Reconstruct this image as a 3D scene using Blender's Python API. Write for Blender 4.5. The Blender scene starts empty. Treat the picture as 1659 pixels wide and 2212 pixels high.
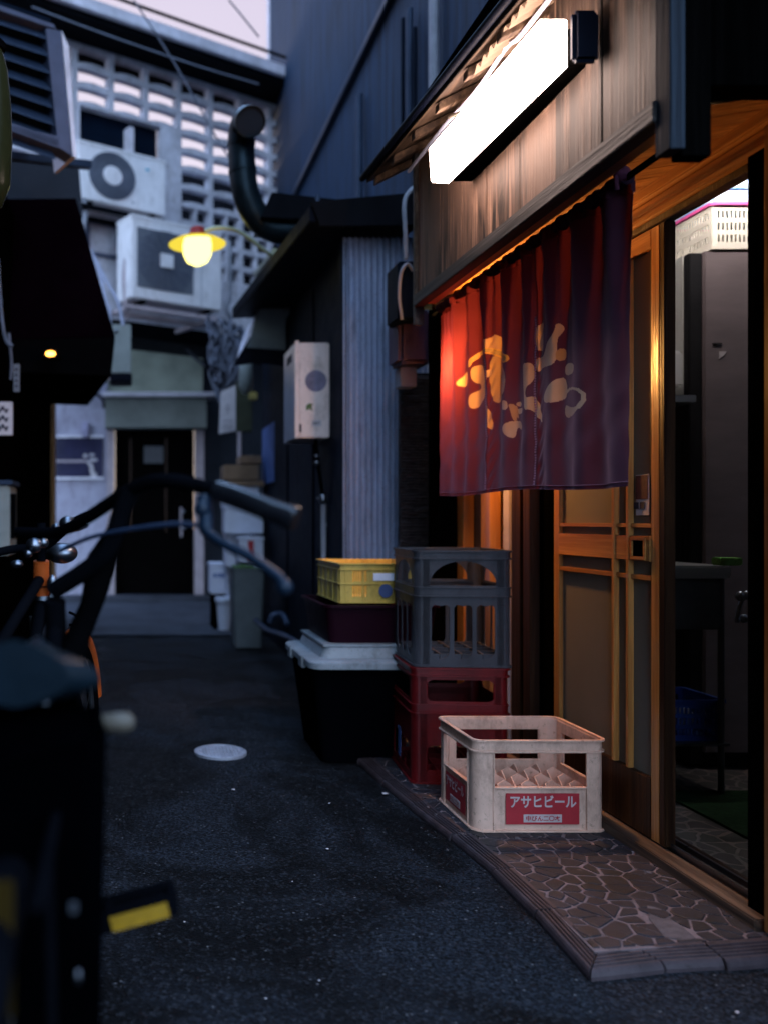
import bpy, bmesh, math, random
import numpy as np
from mathutils import Vector, Matrix
from mathutils.geometry import tessellate_polygon
R = math.radians
random.seed(7)
sc = bpy.context.scene
C = sc.collection

# ------------------------------------------------------------------ camera, sky, sun, exposure
cam_d = bpy.data.cameras.new("camera"); cam = bpy.data.objects.new("camera", cam_d); C.objects.link(cam)
cam.location = (0, 0, 1.05); cam.rotation_euler = (R(90), 0, 0)
cam_d.sensor_width = 36; cam_d.sensor_height = 36; cam_d.sensor_fit = 'AUTO'; cam_d.lens = 1900 / 2212 * 36
cam_d.shift_x = 533.5 / 2212; cam_d.shift_y = 19 / 2212
cam_d.clip_start = 0.02; cam_d.clip_end = 400
cam_d.dof.use_dof = True; cam_d.dof.focus_distance = 2.75; cam_d.dof.aperture_fstop = 1.5
sc.camera = cam
w = bpy.data.worlds.new("World"); sc.world = w; w.use_nodes = True
nt = w.node_tree; bg = nt.nodes['Background']
sky = nt.nodes.new('ShaderNodeTexSky'); sky.sky_type = 'NISHITA'; sky.sun_disc = False
SUN_EL, SUN_ROT = 8, 352
sky.sun_elevation = R(SUN_EL); sky.sun_rotation = R(SUN_ROT); sky.air_density = 1.0; sky.dust_density = 1.0; sky.ozone_density = 3.0
nt.links.new(sky.outputs[0], bg.inputs[0]); bg.inputs[1].default_value = 0.025
bg2 = nt.nodes.new('ShaderNodeBackground'); bg2.inputs[1].default_value = 1.0   # dusk cloud: pale pinkish low down, blue overhead
tcw = nt.nodes.new('ShaderNodeTexCoord'); sxyz = nt.nodes.new('ShaderNodeSeparateXYZ'); nt.links.new(tcw.outputs['Generated'], sxyz.inputs[0])
mrw = nt.nodes.new('ShaderNodeMapRange'); mrw.inputs[1].default_value = .52; mrw.inputs[2].default_value = .66; nt.links.new(sxyz.outputs[2], mrw.inputs[0])
mxw = nt.nodes.new('ShaderNodeMix'); mxw.data_type = 'RGBA'; mxw.inputs[6].default_value = (.31, .26, .31, 1); mxw.inputs[7].default_value = (.60, 1.00, 1.74, 1)
nt.links.new(mrw.outputs[0], mxw.inputs[0])
mrb = nt.nodes.new('ShaderNodeMapRange'); mrb.inputs[1].default_value = -.05; mrb.inputs[2].default_value = -.8; nt.links.new(sxyz.outputs[1], mrb.inputs[0])   # extra sky glow added behind the camera to brighten faces turned that way
mxb = nt.nodes.new('ShaderNodeMix'); mxb.data_type = 'RGBA'; nt.links.new(mrb.outputs[0], mxb.inputs[0]); nt.links.new(mxw.outputs[2], mxb.inputs[6]); mxb.inputs[7].default_value = (1.12, 1.55, 2.2, 1)
nt.links.new(mxb.outputs[2], bg2.inputs[0])
ads = nt.nodes.new('ShaderNodeAddShader'); nt.links.new(bg.outputs[0], ads.inputs[0]); nt.links.new(bg2.outputs[0], ads.inputs[1])
nt.links.new(ads.outputs[0], nt.nodes['World Output'].inputs[0])
sd = bpy.data.lights.new("sun", 'SUN'); sd.energy = 0.25; sd.angle = R(12); sd.color = (1, .9, .8)
so = bpy.data.objects.new("sun", sd); C.objects.link(so); so.rotation_euler = (R(90 - SUN_EL), 0, R(180 - SUN_ROT))
sc.view_settings.view_transform = 'Standard'; sc.view_settings.look = 'None'
sc.view_settings.exposure = 1.1; sc.view_settings.gamma = 1
sc.cycles.use_denoising = True
sc.cycles.max_bounces = 6; sc.cycles.diffuse_bounces = 3; sc.cycles.glossy_bounces = 3; sc.cycles.transmission_bounces = 5
sc.cycles.sample_clamp_indirect = 4
sc.cycles.caustics_reflective = False; sc.cycles.caustics_refractive = False

# ------------------------------------------------------------------ materials
def _nodes(name):
    m = bpy.data.materials.new(name); m.use_nodes = True
    return m, m.node_tree, m.node_tree.nodes['Principled BSDF']
def N(t, kind, **kw):
    n = t.nodes.new(kind)
    for k, v in kw.items(): setattr(n, k, v)
    return n
def mix(t, fac, a, b):
    n = t.nodes.new('ShaderNodeMix'); n.data_type = 'RGBA'
    for s, v in ((n.inputs[0], fac), (n.inputs[6], a), (n.inputs[7], b)):
        if isinstance(v, bpy.types.NodeSocket): t.links.new(v, s)
        elif isinstance(v, (int, float)): s.default_value = v
        else: s.default_value = (*v[:3], 1)
    return n.outputs[2]
def ramp(t, src, p0, p1):
    n = t.nodes.new('ShaderNodeMapRange'); n.inputs[1].default_value = p0; n.inputs[2].default_value = p1
    t.links.new(src, n.inputs[0]); return n.outputs[0]
def coords(t, scale=(1, 1, 1), src='Object'):
    tc = N(t, 'ShaderNodeTexCoord'); mp = N(t, 'ShaderNodeMapping'); mp.inputs['Scale'].default_value = scale
    t.links.new(tc.outputs[src], mp.inputs[0]); return mp.outputs[0]
def noise(t, vec, scale, detail=5, rough=.6, dist=0):
    n = N(t, 'ShaderNodeTexNoise'); n.inputs['Scale'].default_value = scale; n.inputs['Detail'].default_value = detail
    n.inputs['Roughness'].default_value = rough; n.inputs['Distortion'].default_value = dist
    t.links.new(vec, n.inputs['Vector']); return n.outputs['Fac']
def bump(t, p, h, s=.3, d=.01):
    b = N(t, 'ShaderNodeBump'); b.inputs['Strength'].default_value = s; b.inputs['Distance'].default_value = d
    t.links.new(h, b.inputs['Height']); t.links.new(b.outputs[0], p.inputs['Normal'])
def mat(name, col, rough=.6, var=.35, sc_=6, metal=0, spec=.3, bmp=.15, bs=60, stretch=(1, 1, 1), col2=None, coat=0, grime=0):
    m, t, p = _nodes(name)
    v = coords(t, stretch)
    n1 = noise(t, v, sc_, 6, .65)
    c2 = col2 or tuple(c * (1 - var) for c in col)
    f = ramp(t, n1, .35, .68)
    cc = mix(t, f, col, c2)
    if grime:
        g1 = ramp(t, noise(t, coords(t, (1, 1, .45)), 9, 8, .75), .50, .66); g2 = ramp(t, noise(t, coords(t), 55, 4, .8), .58, .66)
        gm = N(t, 'ShaderNodeMath', operation='MAXIMUM'); t.links.new(g1, gm.inputs[0]); t.links.new(g2, gm.inputs[1])
        gs = N(t, 'ShaderNodeMath', operation='MULTIPLY'); t.links.new(gm.outputs[0], gs.inputs[0]); gs.inputs[1].default_value = grime
        cc = mix(t, gs.outputs[0], cc, tuple(c * .3 for c in (col[0], col[1] * .9, col[2] * .8)))
    t.links.new(cc, p.inputs['Base Color'])
    n2 = noise(t, v, sc_ * 3, 4, .6)
    rr = N(t, 'ShaderNodeMapRange'); rr.inputs[3].default_value = max(.02, rough - .12); rr.inputs[4].default_value = min(1, rough + .15)
    t.links.new(n2, rr.inputs[0]); t.links.new(rr.outputs[0], p.inputs['Roughness'])
    if max(col) < .006: spec = 0
    elif max(col) < .03: spec = min(spec, .05)
    elif max(col) < .1: spec = min(spec, .2)
    p.inputs['Metallic'].default_value = metal; p.inputs['Specular IOR Level'].default_value = spec
    p.inputs['Coat Weight'].default_value = coat
    if bmp: bump(t, p, noise(t, v, bs, 4, .6), bmp, .004)
    return m
def wood(name, light, dark, axis=2, scale=1.0, rough=.5, spec=.35, knots=False, coat=0, lo=.38, hi=.62):
    m, t, p = _nodes(name)
    s = [14 * scale] * 3; s[axis] = .8 * scale
    v = coords(t, tuple(s)); s2 = [60 * scale] * 3; s2[axis] = 1.5 * scale
    v2 = coords(t, tuple(s2))
    a = noise(t, v, 1.0, 5, .6, .8); b = noise(t, v2, 1.0, 4, .7, .3)
    w1 = ramp(t, a, lo, hi); w2 = ramp(t, b, .38, .64)
    mx = N(t, 'ShaderNodeMath', operation='MULTIPLY'); t.links.new(w1, mx.inputs[0]); t.links.new(w2, mx.inputs[1])
    ad = N(t, 'ShaderNodeMath', operation='MULTIPLY_ADD'); t.links.new(w1, ad.inputs[0]); ad.inputs[1].default_value = .35; t.links.new(mx.outputs[0], ad.inputs[2])
    f = ad.outputs[0]
    if knots:
        vo = N(t, 'ShaderNodeTexVoronoi'); vo.inputs['Scale'].default_value = 1.0
        sk = [2.6] * 3; sk[axis] = 1.6; t.links.new(coords(t, tuple(sk)), vo.inputs['Vector'])
        k = ramp(t, vo.outputs['Distance'], .03, .12)
        mm = N(t, 'ShaderNodeMath', operation='MULTIPLY'); t.links.new(f, mm.inputs[0]); t.links.new(k, mm.inputs[1]); f = mm.outputs[0]
    if max(light) < .01: spec = 0
    elif max(light) < .05: spec = .05
    elif max(light) < .16: spec = min(spec, .2)
    wc = mix(t, f, dark, light)
    if knots:
        bl = ramp(t, noise(t, coords(t, (3, 3, 1.3)), 1.0, 6, .7, .5), .40, .58); wc = mix(t, bl, tuple(c * .35 for c in light), wc)
        vk = N(t, 'ShaderNodeTexVoronoi'); vk.inputs['Scale'].default_value = 1.0; t.links.new(coords(t, (1, 3.2, 2.2)), vk.inputs['Vector'])
        kk = ramp(t, vk.outputs['Distance'], .10, .03); wc = mix(t, kk, wc, tuple(c * 1.5 for c in light))
        k2 = ramp(t, vk.outputs['Distance'], .05, .02); wc = mix(t, k2, wc, dark)
    t.links.new(wc, p.inputs['Base Color'])
    p.inputs['Roughness'].default_value = rough; p.inputs['Specular IOR Level'].default_value = spec; p.inputs['Coat Weight'].default_value = coat
    bump(t, p, f, .35, .003)
    return m
def emit(name, col, k):
    m = bpy.data.materials.new(name); m.use_nodes = True; t = m.node_tree; t.nodes.clear()
    e = N(t, 'ShaderNodeEmission'); o = N(t, 'ShaderNodeOutputMaterial'); e.inputs[0].default_value = (*col, 1); e.inputs[1].default_value = k
    t.links.new(e.outputs[0], o.inputs[0]); return m
def glass(name, col, rough=.05, alpha=.25):
    m, t, p = _nodes(name); p.inputs['Base Color'].default_value = (*col, 1); p.inputs['Roughness'].default_value = rough
    p.inputs['Alpha'].default_value = alpha; p.inputs['IOR'].default_value = 1.45
    return m

M = {}
def asphalt():
    m, t, p = _nodes("asphalt"); v = coords(t)
    big = noise(t, v, 1.5, 5, .62, 1.2); mid = noise(t, v, 9, 6, .7); fine = noise(t, v, 110, 6, .8); grit = noise(t, v, 420, 2, .6)
    c = mix(t, ramp(t, big, .44, .57), (.0015, .0022, .0038), (.040, .050, .070))
    c = mix(t, ramp(t, fine, .44, .56), (.006, .0065, .008), c)
    va = N(t, 'ShaderNodeTexVoronoi'); va.inputs['Scale'].default_value = 135; t.links.new(v, va.inputs['Vector'])
    ca = N(t, 'ShaderNodeSeparateColor'); t.links.new(va.outputs['Color'], ca.inputs[0])
    c = mix(t, ramp(t, ca.outputs[1], .0, .8), mix(t, .75, c, (.002, .002, .003)), c)
    ag = ramp(t, ca.outputs[2], .80, .98); c = mix(t, ag, c, mix(t, .4, c, (.09, .10, .12)))
    vo = N(t, 'ShaderNodeTexVoronoi'); vo.inputs['Scale'].default_value = 85; t.links.new(v, vo.inputs['Vector'])
    cr = N(t, 'ShaderNodeSeparateColor'); t.links.new(vo.outputs['Color'], cr.inputs[0])
    k = ramp(t, cr.outputs[0], .955, .985)
    d = ramp(t, vo.outputs['Distance'], .35, .18)
    km = N(t, 'ShaderNodeMath', operation='MULTIPLY'); t.links.new(k, km.inputs[0]); t.links.new(d, km.inputs[1])
    c = mix(t, km.outputs[0], c, (.20, .205, .22))
    t.links.new(c, p.inputs['Base Color'])
    rr = N(t, 'ShaderNodeMapRange'); rr.inputs[1].default_value = .35; rr.inputs[2].default_value = .62; rr.inputs[3].default_value = .45; rr.inputs[4].default_value = .9
    t.links.new(big, rr.inputs[0]); t.links.new(rr.outputs[0], p.inputs['Roughness']); p.inputs['Specular IOR Level'].default_value = .12
    s = N(t, 'ShaderNodeMath', operation='ADD'); t.links.new(fine, s.inputs[0]); t.links.new(mid, s.inputs[1])
    s2 = N(t, 'ShaderNodeMath', operation='ADD'); t.links.new(s.outputs[0], s2.inputs[0]); t.links.new(va.outputs['Distance'], s2.inputs[1])
    bump(t, p, s2.outputs[0], 1.0, .014)
    return m
M['asphalt'] = asphalt()
M['concrete'] = mat("old concrete", (.055, .060, .078), .8, .5, 2.2, bs=120, bmp=.4)
def flagstone():
    m, t, p = _nodes("crazy paving"); v = coords(t, (1, 1, 0))
    nz = N(t, 'ShaderNodeTexNoise'); nz.inputs['Scale'].default_value = 9; t.links.new(v, nz.inputs['Vector'])
    vm = N(t, 'ShaderNodeMixRGB'); vm.inputs[0].default_value = .045; t.links.new(v, vm.inputs[1]); t.links.new(nz.outputs['Color'], vm.inputs[2])
    vo = N(t, 'ShaderNodeTexVoronoi'); vo.feature = 'DISTANCE_TO_EDGE'; vo.inputs['Scale'].default_value = 15.0; t.links.new(vm.outputs[0], vo.inputs['Vector'])
    vc = N(t, 'ShaderNodeTexVoronoi'); vc.inputs['Scale'].default_value = 15.0; t.links.new(vm.outputs[0], vc.inputs['Vector'])
    e = ramp(t, vo.outputs['Distance'], .055, .085)
    f = noise(t, v, 60, 5, .7); g = noise(t, v, 4, 5, .6)
    st = mix(t, .25, mix(t, ramp(t, f, .3, .7), (.26, .22, .26), (.15, .13, .16)), vc.outputs['Color'])
    hs = N(t, 'ShaderNodeHueSaturation'); hs.inputs['Saturation'].default_value = .0; hs.inputs['Value'].default_value = .11; t.links.new(st, hs.inputs['Color']); hs.inputs['Saturation'].default_value = .25
    gr = mix(t, ramp(t, f, .3, .7), (.17, .125, .115), (.11, .085, .08))
    gr = mix(t, ramp(t, g, .42, .62), gr, (.12, .11, .11))
    c = mix(t, e, gr, hs.outputs[0])
    c = mix(t, ramp(t, noise(t, v, 6, 8, .75), .53, .66), c, (.018, .016, .017))
    t.links.new(c, p.inputs['Base Color']); p.inputs['Roughness'].default_value = .62
    ad = N(t, 'ShaderNodeMath', operation='MULTIPLY_ADD'); t.links.new(f, ad.inputs[0]); ad.inputs[1].default_value = .12; t.links.new(e, ad.inputs[2])
    bump(t, p, ad.outputs[0], .8, .004)
    return m
M['flag'] = flagstone()
def stoneflag():
    m, t, p = _nodes("dark flag stone"); v = coords(t); vo = N(t, 'ShaderNodeTexVoronoi'); vo.inputs['Scale'].default_value = 16; t.links.new(v, vo.inputs['Vector'])
    sp = N(t, 'ShaderNodeSeparateColor'); t.links.new(vo.outputs['Color'], sp.inputs[0]); f = noise(t, v, 70, 6, .75); g = noise(t, v, 5, 7, .7)
    c = mix(t, sp.outputs[0], (.010, .011, .017), (.022, .023, .033)); c = mix(t, ramp(t, f, .35, .7), c, mix(t, .5, c, (.012, .010, .012)))
    c = mix(t, ramp(t, g, .52, .62), c, (.012, .011, .012)); g2 = ramp(t, noise(t, v, 24, 5, .8), .62, .72); c = mix(t, g2, c, (.11, .09, .085))
    t.links.new(c, p.inputs['Base Color']); p.inputs['Roughness'].default_value = .55; p.inputs['Specular IOR Level'].default_value = .3; bump(t, p, f, .5, .002); return m
M['stoneflag'] = stoneflag()
M['grout'] = mat("pinkish mortar", (.19, .145, .15), .85, .45, 12, bs=150, bmp=.6, grime=.75)
M['nosing'] = mat("brown ribbed tile", (.058, .043, .049), .5, .45, 14, bs=200, bmp=.25, grime=.55)
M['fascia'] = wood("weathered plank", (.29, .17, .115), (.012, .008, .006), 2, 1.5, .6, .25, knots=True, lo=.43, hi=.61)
M['fasciadim'] = wood("plank dimmed past lamp", (.10, .065, .048), (.006, .0045, .004), 2, 1.5, .6, .25, knots=True, lo=.43, hi=.61)  # darker brown copy of the plank, with the lamp's falloff put into the colour
M['darktrim'] = wood("dark weathered trim", (.06, .056, .055), (.014, .014, .015), 1, 1.0, .6)
M['amber'] = wood("varnished cedar", (.58, .27, .07), (.30, .11, .025), 1, .9, .38, .5, coat=.25)
M['amberv'] = wood("varnished cedar upright", (.58, .27, .07), (.30, .11, .025), 2, .9, .34, .5, coat=.35)
M['brown'] = wood("brown door wood", (.055, .022, .008), (.016, .006, .003), 2, 1.0, .42, .5)
M['blackwood'] = wood("black timber", (.002, .0018, .0018), (.0008, .0008, .0008), 2, 1.0, .55, .4)
M['postwood'] = wood("peeling grey timber", (.022, .03, .042), (.006, .007, .01), 2, .8, .7, .3)
M['navy'] = mat("streaked navy render", (.014, .040, .094), .72, .75, 2.4, bs=120, bmp=.3, stretch=(3, 5, .4), spec=.3)
M['navydark'] = mat("dark blue sheet metal", (.003, .008, .019), .6, .4, 3, bs=60)
M['tin'] = mat("painted corrugated tin", (.34, .40, .56), .5, .35, 5, bs=60, bmp=.08, stretch=(2, 2, .5), grime=.5)
M['roofdark'] = mat("black roof felt", (.002, .0035, .010), .6, .4, 5)
M['steel'] = mat("brushed steel", (.55, .55, .56), .33, .15, 6, metal=1, bmp=.03, stretch=(1, 1, 8))
M['steeld'] = mat("dull steel", (.12, .125, .135), .38, .3, 8, metal=.9)
M['chrome'] = mat("chrome", (.22, .24, .28), .3, .1, 10, metal=1, bmp=0)
M['greypipe'] = mat("grey plastic pipe", (.30, .31, .36), .5, .25, 8)
M['duct'] = mat("grimy spiral duct", (.014, .027, .036), .42, .5, 7, metal=.6, bs=40)
M['blackmetal'] = mat("black enamel", (.003, .0035, .005), .3, .3, 10, spec=.55, bmp=.05)
M['rubber'] = mat("black rubber", (.0022, .0022, .0027), .5, .3, 20)
M['saddle'] = mat("dark vinyl", (.005, .011, .017), .28, .3, 14, spec=.3, bmp=.1, bs=200)
M['gripv'] = mat("glossy black grip", (.008, .009, .012), .22, .3, 14, bmp=.05); M['gripv'].node_tree.nodes['Principled BSDF'].inputs['Specular IOR Level'].default_value = .5
M['orange'] = mat("orange enamel", (.42, .08, .015), .3, .3, 12, bmp=.03)
M['reflector'] = mat("amber reflector", (.34, .19, .012), .3, .25, 60, bmp=.4, bs=220)
M['cream'] = mat("aged cream plastic", (.10, .085, .065), .45, .25, 10)
M['acwhite'] = mat("aged white enamel", (.90, .86, .88), .5, .15, 3.2, bmp=.05, grime=.3)
M['acgrille'] = mat("grey fan grille", (.16, .175, .21), .55, .25, 20)
M['block'] = mat("pale breeze block", (.74, .72, .80), .8, .4, 4, bs=90, bmp=.4, grime=.55)
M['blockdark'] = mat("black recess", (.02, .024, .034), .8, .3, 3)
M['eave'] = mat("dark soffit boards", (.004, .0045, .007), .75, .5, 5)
M['paleband'] = mat("pale gutter board", (.85, .80, .88), .6, .35, 4)
M['louvre'] = mat("blue grey louvre", (.028, .046, .085), .45, .3, 5, metal=.2)
M['frameblue'] = mat("grey blue frame", (.09, .105, .17), .5, .3, 6)
M['hood'] = mat("maroon black hood", (.0028, .0008, .002), .7, .5, 3)
M['lavwall'] = mat("lavender plaster", (.42, .40, .50), .85, .25, 3, bs=150, bmp=.2, grime=.55)
M['olive'] = mat("stained olive plaster", (.30, .32, .24), .85, .4, 2.5, bs=90, bmp=.25)
M['hoodgrey'] = mat("grey green shutter box", (.24, .26, .24), .6, .25, 4)
M['pillar'] = mat("pale door jamb", (.48, .40, .43), .7, .3, 5)
M['blackdoor'] = mat("black door", (.003, .0025, .0025), .5, .3, 6)
M['panelbox'] = mat("grey steel cabinet", (.25, .28, .27), .5, .25, 5)
M['paper'] = mat("faded paper", (.55, .5, .52), .8, .2, 12, bmp=.02)
M['bluepaper'] = mat("blue poster", (.10, .17, .42), .7, .3, 9, bmp=.02)
M['ink'] = mat("dark ink", (.03, .03, .05), .7, .2, 20, bmp=0)
M['card'] = mat("brown cardboard", (.30, .19, .12), .85, .3, 6)
M['foam'] = mat("white styrofoam", (.68, .70, .82), .75, .12, 12, bs=220, bmp=.2)
M['bingrey'] = mat("grey bin plastic", (.10, .12, .13), .5, .25, 6)
M['greenbag'] = mat("green vegetable scraps", (.10, .22, .05), .6, .6, 30, bmp=.6, bs=40)
M['red'] = mat("red print", (.45, .03, .04), .55, .25, 12, bmp=.02)
M['yellowp'] = mat("yellow plastic", (.58, .40, .08), .42, .2, 7, bmp=.05, grime=.55)
M['greyp'] = mat("grey crate plastic", (.055, .056, .068), .45, .25, 8, bmp=.06, grime=.55)
M['redp'] = mat("red crate plastic", (.15, .005, .007), .42, .35, 8, bmp=.06, grime=.55)
M['pinkp'] = mat("off white crate plastic", (.78, .50, .38), .45, .22, 7, bmp=.08, coat=.1, grime=.55)
M['maroonp'] = mat("maroon tub plastic", (.016, .003, .008), .45, .3, 6)
M['blackp'] = mat("black bin plastic", (.0015, .0016, .0025), .6, .3, 6)
M['lidp'] = mat("pale grey lid plastic", (.26, .29, .32), .45, .25, 6, grime=.55)
M['heater'] = mat("beige enamel", (.78, .64, .60), .4, .15, 4, bmp=.03, grime=.55)
M['heaterdark'] = mat("grey heater front", (.24, .25, .32), .35, .25, 5, bmp=.03)
M['screenreed'] = mat("black reed", (.045, .036, .036), .5, .6, 18, stretch=(.5, .5, 14), bmp=.9, bs=20)
M['pane'] = None
def frost(name, col, tr=.35):
    m, t, p = _nodes(name); v = coords(t)
    n = noise(t, v, 2.5, 4, .6); c = mix(t, ramp(t, n, .3, .7), col, tuple(a * .75 for a in col))
    t.links.new(c, p.inputs['Base Color']); p.inputs['Roughness'].default_value = .5; p.inputs['Specular IOR Level'].default_value = .15
    tl = N(t, 'ShaderNodeBsdfTranslucent'); tl.inputs[0].default_value = (*col, 1)
    ms = N(t, 'ShaderNodeMixShader'); ms.inputs[0].default_value = tr
    t.links.new(p.outputs[0], ms.inputs[1]); t.links.new(tl.outputs[0], ms.inputs[2])
    t.links.new(ms.outputs[0], t.nodes['Material Output'].inputs[0]); return m
M['pane'] = frost("frosted pane", (.27, .24, .195))
M['curtain'] = None
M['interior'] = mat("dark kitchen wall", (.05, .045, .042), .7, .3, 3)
M['fridge'] = mat("pinkish steel door", (.24, .195, .20), .42, .22, 3, metal=.35, bmp=.03, stretch=(1, 1, 3))
M['dark'] = mat("near black plastic", (.02, .02, .022), .45, .3, 8)
M['basket'] = mat("cream basket plastic", (.75, .70, .60), .5, .1, 8)
M['pinkrim'] = mat("pink plastic", (.75, .10, .35), .45, .1, 8)
M['bluep'] = mat("blue plastic", (.02, .055, .26), .45, .2, 8)
M['bluewrap'] = mat("blue white wrapping", (.12, .38, .68), .4, .1, 6, col2=(.75, .78, .8), stretch=(2, 2, 9))
M['green'] = mat("green sponge", (.20, .45, .12), .9, .3, 60, bmp=.6)
M['matgreen'] = mat("dark green mat", (.006, .030, .009), .9, .5, 30, bmp=.6)
M['clear'] = glass("clear plastic", (.8, .8, .8), .15, .65)
M['yellow'] = emit("lit yellow globe", (1, .90, .22), 1.6)
M['yellowbrim'] = emit("lit yellow shade", (1, .78, .07), .45)
M['lampred'] = mat("red lamp cap", (.30, .03, .03), .45, .2, 8)
M['tube'] = emit("lit diffuser", (1, .74, .64), 17)
M['bulb'] = emit("warm bulb", (1, .44, .11), 880)
M['ember'] = emit("small orange bulb", (1, .42, .06), 4.5)
M['roomtube'] = emit("kitchen tube", (1, .90, .86), 48)
M['cable'] = mat("cable sheath", (.10, .11, .15), .5, .3, 12, bmp=0)
M['cablepale'] = mat("pale conduit", (.42, .45, .60), .5, .2, 12, bmp=0)
M['stone'] = mat("broken mortar", (.12, .10, .105), .85, .5, 25, bs=120, bmp=.6)
M['manhole'] = mat("light cast cover", (.42, .43, .50), .5, .3, 30, bmp=.3, bs=100, metal=.3)
M['zinc'] = mat("lit zinc edge", (.35, .36, .25), .3, .3, 8, metal=.7)

# ------------------------------------------------------------------ mesh helpers
class MB:
    def __init__(s): s.v = []; s.f = []
    def add(s, vs, fs):
        b = len(s.v); s.v += [tuple(v) for v in vs]; s.f += [tuple(b + i for i in f) for f in fs]; return s
    def box(s, x0, x1, y0, y1, z0, z1):
        return s.hexa([(x0, y0, z0), (x1, y0, z0), (x1, y1, z0), (x0, y1, z0)], [(x0, y0, z1), (x1, y0, z1), (x1, y1, z1), (x0, y1, z1)])
    def hexa(s, bot, top):
        return s.add(list(bot) + list(top), [(3, 2, 1, 0), (4, 5, 6, 7), (0, 1, 5, 4), (1, 2, 6, 5), (2, 3, 7, 6), (3, 0, 4, 7)])
    def tube(s, pts, r, n=12, cap=True):
        pts = [Vector(p) for p in pts]; rs = r if isinstance(r, (list, tuple)) else [r] * len(pts)
        vs = []; fs = []; up = Vector((.13, .21, 1)).normalized(); prev = None
        for i, p in enumerate(pts):
            d = (pts[min(i + 1, len(pts) - 1)] - pts[max(i - 1, 0)])
            if d.length < 1e-9: d = Vector((0, 0, 1))
            d.normalize()
            a = (prev - d * prev.dot(d)) if prev is not None else up.cross(d)
            if a.length < 1e-5: a = Vector((1, 0, 0)).cross(d)
            a.normalize(); prev = a; b = d.cross(a)
            for k in range(n):
                t = 2 * math.pi * k / n; vs.append(p + (a * math.cos(t) + b * math.sin(t)) * rs[i])
        for i in range(len(pts) - 1):
            for k in range(n):
                k2 = (k + 1) % n; fs.append((i * n + k, i * n + k2, (i + 1) * n + k2, (i + 1) * n + k))
        if cap: fs.append(tuple(range(n))[::-1]); fs.append(tuple((len(pts) - 1) * n + k for k in range(n)))
        return s.add(vs, fs)
    def lathe(s, prof, c=(0, 0, 0), n=24, axis=(0, 0, 1), cap=True):
        ax = Vector(axis).normalized(); a = ax.orthogonal().normalized(); b = ax.cross(a); c = Vector(c)
        vs = [c + ax * h + (a * math.cos(2 * math.pi * k / n) + b * math.sin(2 * math.pi * k / n)) * r for r, h in prof for k in range(n)]
        fs = [(i * n + k, i * n + (k + 1) % n, (i + 1) * n + (k + 1) % n, (i + 1) * n + k) for i in range(len(prof) - 1) for k in range(n)]
        if cap: fs.append(tuple(range(n))[::-1]); fs.append(tuple((len(prof) - 1) * n + k for k in range(n)))
        return s.add(vs, fs)
    def panel(s, outer, holes, org, ax, ay, th):
        """polygon (with holes) in the plane org + x*ax + y*ay, given thickness th along ax x ay"""
        loops = [outer] + list(holes)
        tri = tessellate_polygon([[Vector((p[0], p[1], 0)) for p in l] for l in loops])
        flat = [p for l in loops for p in l]; org = Vector(org); ax = Vector(ax); ay = Vector(ay); nz = ax.cross(ay).normalized()
        f = [org + ax * p[0] + ay * p[1] for p in flat]; n = len(f)
        vs = f + [q + nz * th for q in f]; fs = []
        for t in tri:
            a, b, c = (flat[i] for i in t)
            ar = (b[0] - a[0]) * (c[1] - a[1]) - (b[1] - a[1]) * (c[0] - a[0])
            if abs(ar) < 1e-12: continue
            if ar < 0: t = t[::-1]
            fs.append(tuple(i + n for i in t)); fs.append(tuple(t)[::-1])
        o = 0
        for l in loops:
            k = len(l)
            for i in range(k):
                j = (i + 1) % k; fs.append((o + i, o + j, o + j + n, o + i + n))
            o += k
        return s.add(vs, fs)
    def sphere(s, c, rx, ry=None, rz=None, n=20, m=12):
        ry = ry or rx; rz = rz or rx; vs = []; fs = []
        for i in range(m + 1):
            th = math.pi * i / m
            for k in range(n):
                p = 2 * math.pi * k / n
                vs.append((c[0] + rx * math.sin(th) * math.cos(p), c[1] + ry * math.sin(th) * math.sin(p), c[2] + rz * math.cos(th)))
        for i in range(m):
            for k in range(n):
                fs.append((i * n + k, (i + 1) * n + k, (i + 1) * n + (k + 1) % n, i * n + (k + 1) % n))
        return s.add(vs, fs)
    def build(s, name, m, parent=None, loc=(0, 0, 0), bev=0, smooth=False, seg=2):
        me = bpy.data.meshes.new(name)
        off = Vector(loc) if parent is None else Vector((0, 0, 0))
        if parent is not None and parent.get('_w'): off = Vector(parent['_w'])
        me.from_pydata([tuple(Vector(v) - off) for v in s.v], [], s.f); me.update()
        bm = bmesh.new(); bm.from_mesh(me)
        bmesh.ops.remove_doubles(bm, verts=bm.verts, dist=1e-5)
        bmesh.ops.recalc_face_normals(bm, faces=bm.faces)
        if bev:
            es = [e for e in bm.edges if len(e.link_faces) == 2 and e.calc_face_angle(0) > R(35)]
            bmesh.ops.bevel(bm, geom=es, offset=bev, segments=seg, affect='EDGES', clamp_overlap=True)
        if smooth:
            for f in bm.faces: f.smooth = True
            for e in bm.edges:
                if len(e.link_faces) == 2 and e.calc_face_angle(0) > R(42): e.smooth = False
        bm.to_mesh(me); bm.free()
        if m: me.materials.append(m)
        o = bpy.data.objects.new(name, me); C.objects.link(o)
        if parent is not None:
            o.parent = parent
            if parent.get('_w'): o['_w'] = parent['_w']
        else:
            o.location = loc; o['_w'] = tuple(loc)
        return o
def tag(o, label=None, cat=None, group=None, kind=None):
    if label: o['label'] = label
    if cat: o['category'] = cat
    if group: o['group'] = group
    if kind: o['kind'] = kind
    return o
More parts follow.
